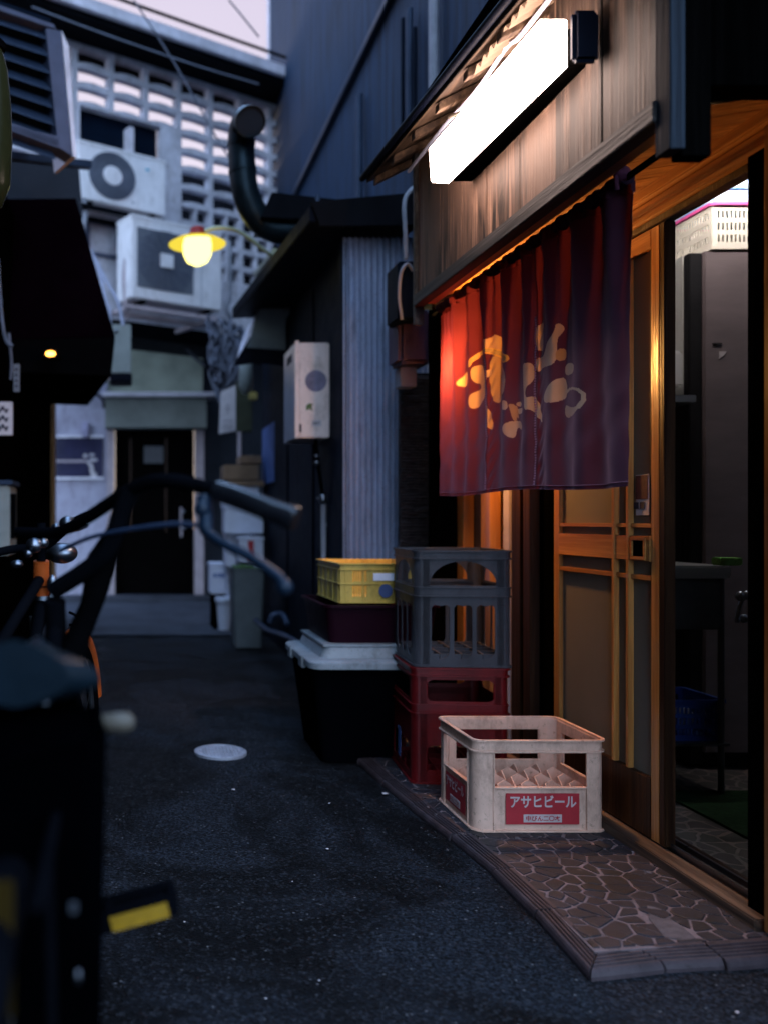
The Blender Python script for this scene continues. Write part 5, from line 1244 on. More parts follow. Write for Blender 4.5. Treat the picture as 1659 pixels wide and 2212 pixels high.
# brackets and platforms
def plat(x0, x1, y, off, th, name, label, mm, dep=.36):
    a = hit(x0, y, off); c_ = hit(x1, y, off); wp = P0 + dB * ((a[0] + c_[0]) / 2) + nB * off; W = c_[0] - a[0]
    t = thing(name, label, 'bracket', (wp.x, wp.y, a[2]), TH, world=False)
    MB().box(-W / 2, W / 2, -.02, .02, -th, -.001).build('front_rail', mm, t, bev=.003)
    MB().box(-W / 2, W / 2, dep - .06, dep - .02, -th, -.001).build('rear_rail', mm, t, bev=.003)
    for s in (-1, 1): MB().box(s * (W / 2 - .08) - .02, s * (W / 2 - .08) + .02, .021, dep + off * .6, -th * 1.0, -.002).build('arm', mm, t)
    return t
plat(268, 478, 655, .78, .05, 'wall_bracket', 'rusty pale rail under the lower air conditioner', M['pillar'])
plat(172, 356, 437, .45, .05, 'wall_bracket', 'dark rail bracket under the upper air conditioner', M['eave'])
for pts, off, r, nm, lab in ((((497, 520), (499, 600), (497, 645), (490, 668), (500, 690)), .5, .022, 'drain_pipe', 'pale elbow pipe hanging beside the lower air conditioner'),
        (((182, 430), (186, 460), (180, 500), (188, 540), (183, 590)), .4, .028, 'refrigerant_pipe', 'wrapped grey refrigerant pipe dropping from the upper air conditioner'),
        (((272, 560), (268, 600), (272, 650), (276, 690)), .6, .02, 'refrigerant_pipe', 'rusty bent pipe at the left side of the lower air conditioner')):
    pp_ = []
    for x, y in pts:
        u_, o_, z_ = hit(x, y, off); w_ = P0 + dB * u_ + nB * off; pp_.append(Vector((w_.x, w_.y, z_)))
    tag(MB().tube(smoothpath(pp_), r, 10).build(nm, M['pillar'] if 'rusty' in lab else M['greypipe'], loc=pp_[0], smooth=True), lab, 'pipe')
# window with white frame behind cables
a = hit(190, 470, .05); c_ = hit(262, 560, .05)
b = MB(); b.panel([(a[0], c_[2]), (c_[0], c_[2]), (c_[0], a[2]), (a[0], a[2])], [[(a[0] + .04, c_[2] + .04), (c_[0] - .04, c_[2] + .04), (c_[0] - .04, a[2] - .04), (a[0] + .04, a[2] - .04)]], (0, -.03, 0), (1, 0, 0), (0, 0, 1), -.03)
b.build('window_frame', M['frameblue'], bb)

# rear ground floor: entrance
re = thing('rear_entrance', 'dark entrance under a grey green shutter box at the alley end', 'entrance', (.2, 11.7, 0))
YR = 11.7
zt_ = at(0, 742, YR).z
MB().box(-3.2, at(232, 0, YR).x, YR, YR + .2, 0, 3.1).build('plaster_wall', M['lavwall'], re)
MB().box(at(232, 0, YR).x + .001, at(440, 0, YR).x, YR + .05, YR + .25, at(0, 925, YR).z, 3.7).build('upper_wall', M['olive'], re)
MB().box(at(440, 0, YR).x + .001, 3.6, YR + .1, YR + .3, 0, 3.7).build('side_wall', M['blockdark'], re)
MB().box(at(228, 0, 11.4).x, at(448, 0, 11.4).x, 11.4, YR - .002, at(0, 924, 11.4).z, at(0, 857, 11.4).z).build('shutter_box', M['hoodgrey'], re, bev=.01)
MB().box(at(222, 0, 11.3).x, at(466, 0, 11.3).x, 11.28, YR - .003, at(0, 856, 11.3).z, at(0, 847, 11.3).z).build('canopy', M['paleband'], re, bev=.004)
MB().box(at(233, 0, YR).x + .001, at(249, 0, YR).x, YR - .06, YR + .04, 0, at(0, 926, YR).z).build('jamb', M['pillar'], re, bev=.005)
MB().box(at(421, 0, YR).x, at(441, 0, YR).x, YR - .06, YR + .04, 0, at(0, 926, YR).z).build('jamb', M['pillar'], re, bev=.005)
dd = MB().box(at(249, 0, YR).x + .002, at(421, 0, YR).x - .002, YR + .06, YR + .1, .06, at(0, 927, YR).z).build('door', M['blackdoor'], re)
b = MB(); 
for x in (283, 360): b.box(at(x - 2, 0, YR).x, at(x + 2, 0, YR).x, YR + .045, YR + .059, .9, 2.15)
b.build('door_strip', M['brown'], dd)
MB().box(at(312, 0, YR).x, at(354, 0, YR).x, YR + .05, YR + .0585, at(0, 1000, YR).z, at(0, 963, YR).z).build('notice', mat("grey notice", (.10, .10, .11), .8, .2, 20), dd)
MB().tube([at(392, 1096, YR) , at(393, 1160, YR)], .015, 8).build('door_handle', M['pillar'], dd, smooth=True)
b = MB(); b.sphere(at(398, 1140, YR - .03), .03); b.sphere(at(398, 1105, YR - .03), .022); b.build('lock', M['chrome'], dd, smooth=True)
b = MB(); b.box(-1.2, at(460, 0, 11.2).x, 11.25, YR - .061, 0, .075); b.build('threshold', M['concrete'], re, bev=.01)
# window in the plaster wall (glass with reflections)
pw = MB().box(at(118, 0, YR).x, at(223, 0, YR).x, YR - .03, YR - .001, at(0, 1031, YR).z, at(0, 945, YR).z).build('window_pane', mat("dark indigo glass", (.03, .028, .07), .2, .4, 5, bmp=0), re)
for yy in (943, 1033): MB().box(at(116, 0, YR).x, at(225, 0, YR).x, YR - .05, YR - .031, at(0, yy + 3, YR).z, at(0, yy - 2, YR).z).build('window_rail', M['paleband'], re)
MB().box(at(118, 0, YR).x, at(190, 0, YR).x, YR - .034, YR - .0305, at(0, 999, YR).z, at(0, 994, YR).z).build('window_bar', M['pillar'], pw)
b = MB()
for x, y, rx, rz in ((186, 985, 5, 4), (200, 983, 6, 3), (203, 994, 10, 3.5), (198, 1006, 5, 4), (200, 1016, 4.5, 8), (204, 1026, 7, 6), (193, 1000, 4, 3)):
    q = at(x, y, YR); b.sphere((q.x, YR - .032, q.z), rx / F * YR, .006, rz / F * YR, 14, 8)
b.build('painted_flower', M['paper'], pw, smooth=True)
fl = thing('flood_lamp', 'small hooded lamp on a curved arm left of the rear entrance', 'wall lamp', (at(180, 0, 11.3).x, 11.3, at(0, 850, 11.3).z))
b = MB(); q = at(180, 852, 11.2); b.lathe([(.03, .05), (.05, .0), (.075, -.05)], q, 16); b.build('shade', M['rubber'], fl, smooth=True)
MB().sphere(at(181, 844, 11.15), .04).build('cap', M['pillar'], fl, smooth=True)
MB().tube(smoothpath([at(186, 842, 11.2), at(205, 850, 11.3), at(222, 862, 11.5), at(226, 880, 11.68)]), .02, 8).build('arm', M['rubber'], fl, smooth=True)
q = at(163, 815, 11.5); b = MB(); b.lathe([(.0, -.05), (.10, -.05), (.14, 0), (.14, .08), (.0, .08)], q, 24, axis=(0, -1, 0), cap=False)
tag(b.build('vent_cap', M['rubber'], loc=q, smooth=True), 'round dark vent cap on the lavender wall', 'vent')
q = at(185, 927, 11.6); tag(MB().box(q.x - .04, q.x + .04, 11.6, 11.69, at(0, 944, 11.6).z, at(0, 912, 11.6).z).build('paper_cup', mat("white violet cup", (.45, .42, .6), .7, .5, 4), loc=q, bev=.01), 'small pale violet box standing on the window rail', 'box')
# grey cabinet hanging, with conduits
cb = thing('steel_cabinet', 'grey green steel cabinet beside the dark hood with conduits above', 'cabinet', (-.15, 8.9, 2.5))
Yk = 8.9; A = at(236, 700, Yk); Bq = at(284, 806, Yk)
MB().box(A.x, Bq.x, Yk, Yk + .3, Bq.z, A.z).build('body', M['panelbox'], cb, bev=.008)
MB().box(A.x + .01, Bq.x + .01, Yk - .02, Yk + .3, Bq.z - .09, Bq.z - .002).build('base_box', M['roofdark'], cb, bev=.01)
MB().sphere(at(252, 715, Yk - .01), .02).build('knob', M['chrome'], cb, smooth=True)
for pts, r in (([(198, 540), (215, 590), (228, 640), (238, 690)], .016), ([(206, 560), (235, 615), (255, 650), (267, 702)], .018), ([(222, 600), (226, 640), (238, 668), (240, 700)], .012)):
    MB().tube(smoothpath([at(x, y, Yk) for x, y in pts]), r, 8).build('conduit', M['cablepale'], cb, smooth=True)

# tangled cables on the right below the block screen
b = MB()
for k in range(26):
    x = 452 + random.uniform(0, 62); y = 690 + random.uniform(-10, 40); pts = []
    for j in range(6): pts.append(at(x + random.uniform(-14, 14) + j * 2, y + j * random.uniform(18, 30), 9.2 + random.uniform(-.1, .1)))
    b.tube(smoothpath(pts, 4), random.uniform(.008, .02), 6)
tag(b.build('cable_bundle', M['cable'], smooth=True), 'tangled hanging cable bundle right of the rear entrance', 'cables')
b = MB()
for (x0, y0, x1, y1, s) in ((284, 700, 470, 720, 12), (290, 712, 460, 735, 20), (395, 742, 445, 790, 4), (300, 690, 420, 700, 25)):
    pts = [at(x0 + (x1 - x0) * t / 6, y0 + (y1 - y0) * t / 6 + s * math.sin(math.pi * t / 6), 10.6) for t in range(7)]; b.tube(pts, .02, 6)
tag(b.build('overhead_cable', M['cable'], smooth=True), 'dark cables sagging above the rear entrance shutter box', 'cables')
for i, (p, lab) in enumerate((([(70, 15), (230, 75), (420, 140), (560, 182)], 'long dark wire under the far eave'), ([(290, 0), (380, 140), (470, 300), (520, 380)], 'thin loose wire crossing the breeze block screen'), ([(495, 0), (520, 30), (560, 80)], 'short thin wire against the bright sky'))):
    b = MB(); b.tube(smoothpath([at(x, y, 8.2) for x, y in p]), .008, 6); tag(b.build('overhead_wire', M['cable'], smooth=True), lab, 'wire')

# signs at right rear
sg = thing('hanging_sign', 'pale hanging signboard with faint writing on a dark box', 'sign', (.95, 8.8, 2.0))
Yg = 8.8
b = MB(); P_ = [at(474, 937, Yg), at(510, 930, Yg), at(510, 832, Yg), at(478, 846, Yg)]; b.hexa([P_[0], P_[1], P_[1] + Vector((0, .03, 0)), P_[0] + Vector((0, .03, 0))], [P_[3], P_[2], P_[2] + Vector((0, .03, 0)), P_[3] + Vector((0, .03, 0))]); b.build('face', M['paper'], sg)
b = MB(); b.box(at(511, 0, Yg).x, at(546, 0, Yg).x, Yg, Yg + .12, at(0, 932, Yg).z, at(0, 825, Yg).z); b.build('box_side', mat("dark olive paint", (.045, .05, .03), .6, .4, 6), sg, bev=.004)
MB().tube([at(518, 933, Yg), at(518, 1010, Yg)], .02, 8).build('post', M['pillar'], sg, smooth=True)
b = MB()
for yy, w2 in ((874, 6), (882, 9), (890, 5)): b.box(at(493 - w2 / 2, 0, Yg).x, at(493 + w2 / 2, 0, Yg).x, Yg - .004, Yg - .001, at(0, yy + 3, Yg).z, at(0, yy, Yg).z)
for yy in (908, 917, 924): b.box(at(482, 0, Yg).x, at(505, 0, Yg).x, Yg - .004, Yg - .001, at(0, yy + 2, Yg).z, at(0, yy, Yg).z)
b.build('faint_writing', mat("grey ink", (.25, .23, .27), .7, .2, 20, bmp=0), sg)
q = at(548, 855, 8.7); tag(MB().box(q.x - .04, q.x + .04, 8.7, 8.75, q.z - .04, q.z + .04).build('lantern', mat("dull yellow paint", (.35, .27, .08), .6, .3, 9), loc=q, bev=.01), 'small yellow square beside the dark sign box', 'sign')
q = at(532, 800, 8.3); b = MB(); b.lathe([(.01, .35), (.06, .28), (.07, .05), (.03, -.02)], q - Vector((0, 0, .2)), 12); tag(b.build('paper_lantern', M['panelbox'], loc=q, smooth=True), 'grey wrapped lantern hanging under the curved awning', 'lantern')

# boxes, bins on the right rear
def carton(name, label, x0, x1, yt, yb_, Y, mm, cat='box', dep=.3, extra=None, grp=None):
    A, Bq = at(x0, yt, Y), at(x1, yb_, Y)
    t = thing(name, label, cat, ((A.x + Bq.x) / 2, Y + dep / 2, Bq.z), group=grp)
    MB().box(A.x, Bq.x, Y, Y + dep, Bq.z, A.z).build('body', mm, t, bev=.006)
    lid = A.z - A.z * 0
    if 'foam' in name: MB().box(A.x - .008, Bq.x + .008, Y - .008, Y + dep + .008, A.z + .001, A.z + .035).build('lid', mm, t, bev=.006)
    else: MB().box((A.x + Bq.x) / 2 - .025, (A.x + Bq.x) / 2 + .025, Y - .002, Y + dep, A.z + .0005, A.z + .002).build('tape', M['pillar'], t)
    return t
carton('foam_box', 'white foam box with a red mark near the bin', 518, 570, 1168, 1214, 7.8, M['foam'], grp='foam boxes by the dark wall')
carton('foam_box', 'wide white foam box at the base of the pile', 490, 562, 1232, 1330, 8.4, M['foam'], grp='foam boxes by the dark wall')
fb = carton('foam_box', 'pale foam box below the cardboard boxes', 487, 570, 1100, 1152, 8.0, M['foam'], grp='foam boxes by the dark wall')
carton('foam_box', 'thin foam box topmost under the cardboard', 484, 560, 1052, 1094, 8.05, M['foam'], grp='foam boxes by the dark wall')
carton('foam_box', 'tall foam box behind the red marked one', 490, 540, 1160, 1225, 8.15, M['foam'], grp='foam boxes by the dark wall')
b = MB(); q = at(544, 1190, 7.79); b.box(q.x - .03, q.x + .02, 7.785, 7.795, q.z - .08, q.z + .09)
tag(b.build('red_label', M['red'], loc=q), 'tall red label stuck on the small foam box', 'label')
fw = carton('foam_box', 'square white foam box with blue writing on the small bucket', 456, 503, 1224, 1283, 8.5, M['foam'], grp='foam boxes by the dark wall')
b = MB(); 
for k, (a_, w2) in enumerate(((462, 5), (469, 4), (475, 6), (483, 4))): q = at(a_, 1243, 8.49); b.box(q.x, q.x + w2 / F * 8.49, 8.494, 8.4985, q.z - .02, q.z + .02)
b.build('blue_writing', M['bluepaper'], fw)
carton('cardboard_box', 'brown cardboard box tilted on top of the pile', 484, 560, 1004, 1036, 8.0, M['card'], grp='cardboard boxes')
carton('cardboard_box', 'small flat cardboard box under the larger one', 494, 572, 1038, 1050, 8.0, M['card'], grp='cardboard boxes')
carton('cardboard_box', 'cardboard box with open flap highest on the pile', 520, 566, 984, 1001, 8.1, M['card'], grp='cardboard boxes')
bk = thing('bucket', 'small pale plastic bucket standing at the end of the wall', 'bucket', (.83, 8.3, .012))
A, Bq = at(470, 1312, 8.3), at(504, 1366, 8.3)
b = MB(); b.lathe([(.055, .0), (.075, .27)], ((A.x + Bq.x) / 2, 8.38, .012), 24); b.build('body', M['foam'], bk, smooth=True)
b = MB(); b.lathe([(.082, .0), (.086, .01), (.086, .04), (.08, .05)], ((A.x + Bq.x) / 2, 8.38, .275), 24); b.build('lid', M['foam'], bk, smooth=True)
b = MB(); b.box((A.x + Bq.x) / 2 - .10, (A.x + Bq.x) / 2 + .3, 8.42, 8.8, .012, at(0, 1285, 8.5).z); tag(b.build('wooden_stand', M['blackwood']), 'low dark stand behind the small bucket', 'stand')
tbn = thing('trash_bin', 'tall grey tapered trash bin heaped with green scraps', 'bin', (.95, 7.3, 0))
A = at(502, 1228, 7.25); Bq = at(574, 1228, 7.25)
taper_tub(A.x, Bq.x, 7.25, 7.55, .0, A.z, .025, 'body', M['bingrey'], tbn, rim=.014, rr=.03)
b = MB(); cx = (A.x + Bq.x) / 2
for k in range(60): chip_ = (cx + random.uniform(-.10, .10), 7.4 + random.uniform(-.1, .1), A.z - .02 + random.uniform(0, .03)); b.sphere(chip_, random.uniform(.012, .03), random.uniform(.012, .03), random.uniform(.006, .014), 6, 4)
b.build('scraps', M['greenbag'], tbn)

# yellow street lamp
yl = thing('yellow_lamp', 'lit yellow globe lamp with flat brim hanging from a curved arm', 'hanging lamp', (.44, 6.3, 2.9))
Yy_ = 6.3; q = at(427, 520, Yy_)
b = MB(); b.lathe([(.203, -.030), (.15, .0), (.10, .015), (.10, .018), (.15, .006), (.205, -.025), (.203, -.030)], q, 36, cap=False); b.build('brim', M['yellowbrim'], yl, smooth=True)
b = MB(); b.lathe([(.095, .012), (.105, -.03), (.10, -.10), (.075, -.15), (.03, -.175), (0, -.178)], q, 28, cap=False); b.build('globe', M['yellow'], yl, smooth=True)
b = MB(); b.lathe([(.07, .016), (.065, .05), (.055, .055), (.05, .09), (.03, .10), (0, .10)], q, 24, cap=False); b.build('cap', M['lampred'], yl, smooth=True)
MB().tube(smoothpath([at(440, 500, Yy_), at(470, 492, Yy_), at(510, 497, Yy_), at(545, 518, Yy_), at(565, 535, Yy_), at(600, 560, Yy_)]), .014, 10).build('arm', mat("pale green pipe", (.45, .47, .32), .35, .3, 8, metal=.3), yl, smooth=True)

# ================================================================== LEFT SIDE
lb = thing('left_building', 'black walled building along the left edge of the alley', 'building', (-.95, 6, 0))
MB().box(-1.3, -.90, -2.5, 9.4, 0, 3.3).build('wall', M['blackwood'], lb)
MB().box(-.9005, -.86, 9.25, 9.4, 0, at(0, 836, 9.3).z).build('corner_post', wood("ochre timber post", (.28, .15, .05), (.14, .07, .025), 2, 1, .6), lb, bev=.004)
MB().box(-2.4, -.95, -2.5, 5.0, 3.302, 7.5).build('upper_wall', M['blackwood'], lb)  # unseen tall wall added to block sky light from the left
def lplane(x, y, off=0):   # oblique faces on the left use the same direction as the far building
    return None
# louvred box window
lw = thing('louvre_window', 'grey blue louvred window box projecting at upper left', 'louvre window', (-.7, 5.4, 3.2))
def obq(x, y, Yref, xref, sl=.55):   # plane through xref at Yref receding to the right
    a = (x - VX) / F; Xr = (xref - VX) / F * Yref; t = (Yref - sl * Xr) / (1 - sl * a); return Vector((a * t, t, CH - (y - VY) / F * t))
def obox(b, quad, dep=.05, Yref=5.4, xref=60, sl=.55):
    n = Vector((-sl, 1, 0)).normalized() * dep; f = [obq(x, y, Yref, xref, sl) for x, y in quad]
    b.add(f + [p + n for p in f], [(0, 1, 2, 3), (7, 6, 5, 4), (0, 4, 5, 1), (1, 5, 6, 2), (2, 6, 7, 3), (3, 7, 4, 0)])
b = MB(); obox(b, [(-60, -12), (118, 52), (124, 64), (-60, 2)], .12); obox(b, [(100, 60), (133, 66), (158, 338), (128, 318)], .12); obox(b, [(-60, 252), (128, 318), (128, 300), (-60, 236)], .12); b.build('frame', M['frameblue'], lw, bev=.004)
b = MB()
for k in range(8):
    y = 60 + 37 * k; xe = 108 + 2.2 * k
    p = [obq(-60, y - 62 - k * 1.5, 5.4, 60), obq(xe, y - 8, 5.4, 60), obq(xe, y + 20, 5.4, 60), obq(-60, y - 34 - k * 1.5, 5.4, 60)]
    n = Vector((-.55, 1, 0)).normalized(); q = [p[0] + n * .09, p[1] + n * .09, p[2] + n * .015, p[3] + n * .015]
    b.add(q + [v + Vector((0, 0, -.012)) for v in q], [(0, 1, 2, 3), (7, 6, 5, 4), (0, 4, 5, 1), (1, 5, 6, 2), (2, 6, 7, 3), (3, 7, 4, 0)])
b.build('louvre_slats', M['louvre'], lw)
b = MB(); obox(b, [(-60, 236), (150, 320), (110, 40), (-60, -20)], .02, 5.52, 60); b.build('back_panel', M['navydark'], lw)
b = MB(); obox(b, [(134, 66), (150, 100), (166, 340), (159, 338)], .3); b.build('side_cheek', M['paleband'], lw)
# horizontal beam under it
b = MB(); obox(b, [(-40, 318), (200, 346), (200, 362), (-40, 336)], .06, 6.2, 60); tag(b.build('steel_beam', M['louvre'], bev=.004), 'dark horizontal steel beam below the louvred window', 'beam')
# black backing under louvre
b = MB(); obox(b, [(-80, 330), (172, 362), (180, 470), (-80, 470)], .1, 7.4, 60, .35); tag(b.build('dark_panel', M['blockdark']), 'black wall panel between the louvre window and the hood', 'panel')
# exhaust hood
hh = thing('exhaust_hood', 'huge dark maroon flared hood overhanging on the left', 'hood', (-.8, 6.2, 2.2))
Yq = 6.2; tpv = [at(-60, 430, Yq + .3), at(165, 428, Yq + .3)]; btv = [at(-60, 735, Yq), at(250, 728, Yq)]; b2v = [at(-60, 800, Yq), at(241, 812, Yq)]
dz = Vector((-.25, 1.6, 0))
b = MB(); b.hexa([btv[0], btv[1], btv[1] + dz, btv[0] + dz], [tpv[0], tpv[1], tpv[1] + dz * .7, tpv[0] + dz * .7]); b.build('canopy', M['hood'], hh, bev=.004)
b = MB(); b.hexa([b2v[0], b2v[1], b2v[1] + dz, b2v[0] + dz], [btv[0] - Vector((0, 0, .002)), btv[1] - Vector((0, 0, .002)), btv[1] + dz - Vector((0, 0, .002)), btv[0] + dz - Vector((0, 0, .002))]); b.build('skirt', M['rubber'], hh, bev=.004)
b = MB(); b.tube([at(112, 812, 6.9), at(236, 818, 7.6)], .016, 6); b.build('drip_edge', M['paleband'], hh, smooth=True)
lm = thing('small_lamp', 'tiny lit orange bulb under the dark hood', 'lamp', at(110, 764, 5.9))
MB().sphere(at(110, 764, 5.95), .034, .02, .018).build('bulb', M['ember'], lm, smooth=True)
MB().box(at(90, 0, 6.0).x, at(130, 0, 6.0).x, 6.0, 6.06, at(0, 776, 6.0).z, at(0, 752, 6.0).z).build('holder', M['rubber'], lm, bev=.005)
# signs on the left wall
def wsign(name, label, x0, x1, y0, y1, Y, mm, cols, horiz=False):
    A, Bq = at(x0, y0, Y), at(x1, y1, Y); t = thing(name, label, 'sign', ((A.x + Bq.x) / 2, Y, Bq.z), group='signs on the left wall')
    MB().box(A.x, Bq.x, Y, Y + .02, Bq.z, A.z).build('board', mm, t, bev=.002)
    b = MB(); W = Bq.x - A.x; H = A.z - Bq.z
    for k in range(cols):
        zc_ = Bq.z + H * (.1 + .8 * (k + .5) / cols); hh_ = H * .8 / cols * .36
        b.box(A.x + W * .2, A.x + W * .8, Y - .003, Y - .0005, zc_ - hh_ * .25, zc_ + hh_ * .25); b.box(A.x + W * .42, A.x + W * .58, Y - .003, Y - .0005, zc_ + hh_ * .3, zc_ + hh_); b.box(A.x + W * .25, A.x + W * .4, Y - .003, Y - .0005, zc_ - hh_, zc_ - hh_ * .35); b.box(A.x + W * .6, A.x + W * .75, Y - .003, Y - .0005, zc_ - hh_, zc_ - hh_ * .35)
    b.build('writing', M['ink'], t)
wsign('wall_sign', 'pale white sign with dark column of writing at the left edge', -14, 28, 868, 940, 5.4, M['paper'], 3)
wsign('wall_sign', 'narrow dark framed sign above the pale white one', 30, 43, 786, 846, 5.6, M['acgrille'], 4)
MB_ = MB(); A, Bq = at(-30, 1048, 5.3), at(22, 1200, 5.3); MB_.box(A.x, Bq.x, 5.3, 5.6, Bq.z, A.z); cabn = tag(MB_.build('gas_meter', M['panelbox'], loc=(A.x, 5.3, Bq.z), bev=.01), 'grey green box standing at the left edge behind the bicycle', 'box')
b = MB(); b.box(A.x, Bq.x + .02, 5.28, 5.62, A.z + .001, A.z + .03); b.build('lid', M['louvre'], cabn, bev=.006)
MB().box(Bq.x + .0, Bq.x + .03, 5.32, 5.36, Bq.z + .1, A.z - .05).build('strap', M['rubber'], cabn)
b = MB(); b.tube(smoothpath([at(-4, 560, 5.2), at(4, 680, 5.2), at(14, 735, 5.2), at(28, 748, 5.2)]), .012, 8); b.tube(smoothpath([at(20, 720, 5.3), at(26, 780, 5.3), at(24, 820, 5.3)]), .009, 8)
tag(b.build('wall_cable', M['cable'], smooth=True), 'dark cable drooping down the left wall', 'cable')
# near hanging lantern at the very left edge
ln = thing('glass_lantern', 'dark olive rounded lantern cut off by the left edge', 'lantern', at(-15, 450, 3.2))
q = at(-15, 280, 3.2); b = MB(); b.lathe([(.0, .30), (.035, .29), (.055, .22), (.068, .08), (.072, -.05), (.065, -.2), (.035, -.28), (0, -.30)], q, 28, cap=False); b.build('shade', mat("dark olive glass", (.018, .02, .008), .2, .3, 8), ln, smooth=True)
MB().lathe([(.045, 0), (.05, .02), (.02, .05)], q + Vector((0, 0, .29)), 20).build('cap', M['rubber'], ln, smooth=True)
MB().tube([q + Vector((0, 0, .33)), q + Vector((0, 0, 1.2))], .006, 8).build('stem', M['rubber'], ln, smooth=True)

# ================================================================== BICYCLES
def torus(b, c, Rr, r, ax=(1, 0, 0), n=48, m=10, a0=0, a1=360):
    c = Vector(c); ax = Vector(ax).normalized(); u = Vector((0, 0, 1)); u = (u - ax * u.dot(ax)).normalized(); v = ax.cross(u)
    full = a1 - a0 >= 360; pts = [c + (u * math.cos(R(a0 + (a1 - a0) * k / n)) + v * math.sin(R(a0 + (a1 - a0) * k / n))) * Rr for k in range(n + 1)]
    b.tube(pts, r, m, cap=not full)
def wheel(root, c, ax, fender=None):
    w_ = MB(); torus(w_, c, .31, .021, ax); t = w_.build('wheel', M['rubber'], root, smooth=True)
    w_ = MB(); torus(w_, c, .285, .010, ax); w_.build('rim', M['steeld'], t, smooth=True)
    w_ = MB(); c = Vector(c); axv = Vector(ax).normalized(); u = Vector((0, 0, 1)); v = axv.cross(u)
    for k in range(28): a = 2 * math.pi * k / 28; w_.tube([c + axv * (.018 if k % 2 else -.018), c + (u * math.cos(a) + v * math.sin(a)) * .285], .0011, 4)
    w_.tube([c - axv * .04, c + axv * .04], .016, 10); w_.build('spokes', M['steeld'], t)
    if fender:
        w_ = MB(); torus(w_, c, .345, .026, ax, a0=fender[0], a1=fender[1]); w_.build('mudguard', fender[2], root, smooth=True)
# near bicycle
A1 = thing('bicycle', 'near black bicycle blurred at the left edge, grip pointing right', 'bicycle', (-.13, 1.2, 0), group='bicycles parked at the left')
d1v = Vector((-.01, .45, 0)).normalized(); axA = Vector((d1v.y, -d1v.x, 0)); cA = Vector((-.142, 1.15, 0))
bbk = cA + d1v * .18 + Vector((0, 0, .285)); rear = cA - d1v * .27 + Vector((0, 0, .33)); frontc = cA + d1v * .80 + Vector((0, 0, .33)); hd0 = cA + d1v * .50 + Vector((0, 0, .90)); hd1 = cA + d1v * .56 + Vector((0, 0, .70))
wheel(A1, rear, axA, (-120, 60, M['blackmetal'])); wheel(A1, frontc, axA, (-60, 70, M['blackmetal']))
b = MB(); b.tube([hd0, hd1], .02, 14); b.tube([hd1 + Vector((0, 0, .04)), bbk], .018, 12); b.tube([bbk, cA + Vector((0, 0, .80))], .015, 12); b.tube([hd0 - Vector((0, 0, .06)), cA + d1v * .06 + Vector((0, 0, .62))], .015, 12)
for s in (-1, 1): b.tube([bbk + axA * s * .03, rear + axA * s * .05], .009, 8); b.tube([cA + d1v * .03 + Vector((0, 0, .68)) + axA * s * .02, rear + axA * s * .05], .008, 8); b.tube([hd1 + axA * s * .03, hd1 + axA * s * .045 - Vector((0, 0, .05)), frontc + axA * s * .045], .011, 8)
b.build('frame', M['blackmetal'], A1, smooth=True)
# saddle
s = MB(); vs = []; nn = 15; mm_ = 20
cS = at(110, 1440, 1.15); 
for i in range(nn + 1):
    f = i / nn; yy = -.15 + .30 * f; wd = .018 + .088 * (1 - f) ** .65 * min(1, (f + .03) * 9) ** .5; th = .034 + .012 * (1 - f); zc_ = cS.z - .012 + .022 * (1 - f) - .02 * math.sin(f * 3.1) * .6
    for k in range(mm_):
        a = 2 * math.pi * k / mm_; x = wd * math.cos(a); z = (th if math.sin(a) > 0 else th * .7) * math.sin(a) * (1 - .25 * abs(math.cos(a)))
        p = cA + d1v * (yy + .0) + axA * (x) ; vs.append((p.x, p.y, zc_ + z))
fs = [(i * mm_ + k, i * mm_ + (k + 1) % mm_, (i + 1) * mm_ + (k + 1) % mm_, (i + 1) * mm_ + k) for i in range(nn) for k in range(mm_)] + [tuple(range(mm_))[::-1], tuple(nn * mm_ + k for k in range(mm_))]
s.add(vs, fs); s.build('saddle', M['saddle'], A1, smooth=True)
b = MB(); b.tube([cA + Vector((0, 0, .74)), cA + Vector((0, 0, .84))], .013, 10)
for sx in (-1, 1): b.tube([cA - d1v * .08 + axA * sx * .03 + Vector((0, 0, .83)), cA + d1v * .10 + axA * sx * .02 + Vector((0, 0, .82))], .004, 6)
b.build('seat_post', M['chrome'], A1, smooth=True)
# handlebar
hp = [at(640, 1122, 1.30), at(560, 1092, 1.33), at(500, 1070, 1.37), at(440, 1052, 1.42), at(380, 1040, 1.46), at(330, 1040, 1.50), (at(285, 1058, 1.55)), at(240, 1085, 1.62), at(190, 1118, 1.70), at(120, 1150, 1.85), at(40, 1150, 2.0)]
hs = smoothpath(hp, 5)
MB().tube(hs[12:], .0125, 14).build('handlebar', M['blackmetal'], A1, smooth=True)
gp = smoothpath([hp[0], hp[1], hp[2], hp[3]], 5)
MB().tube(gp[:13], [.0185, .0195] + [.0175] * 11, 16).build('grip', M['gripv'], A1, smooth=True)
b = MB(); b.tube(smoothpath([at(285, 1060, 1.55), at(262, 1110, 1.56), at(225, 1200, 1.58), hd0 + Vector((0, 0, .02))]), .017, 14); b.build('stem', M['blackmetal'], A1, smooth=True)
b = MB(); b.tube(smoothpath([at(440, 1075, 1.40), at(446, 1120, 1.38), at(450, 1150, 1.36), at(490, 1178, 1.33), at(545, 1205, 1.30), at(600, 1245, 1.27), at(612, 1262, 1.26)]), [.012] * 12 + [.008] * 22 + [.006] * 2 + [.008], 10); b.sphere(at(615, 1268, 1.26), .012); b.sphere(at(438, 1100, 1.38), .013); b.build('brake_lever', mat("dark blue lever", (.008, .018, .034), .3, .2, 10, bmp=0), A1, smooth=True)
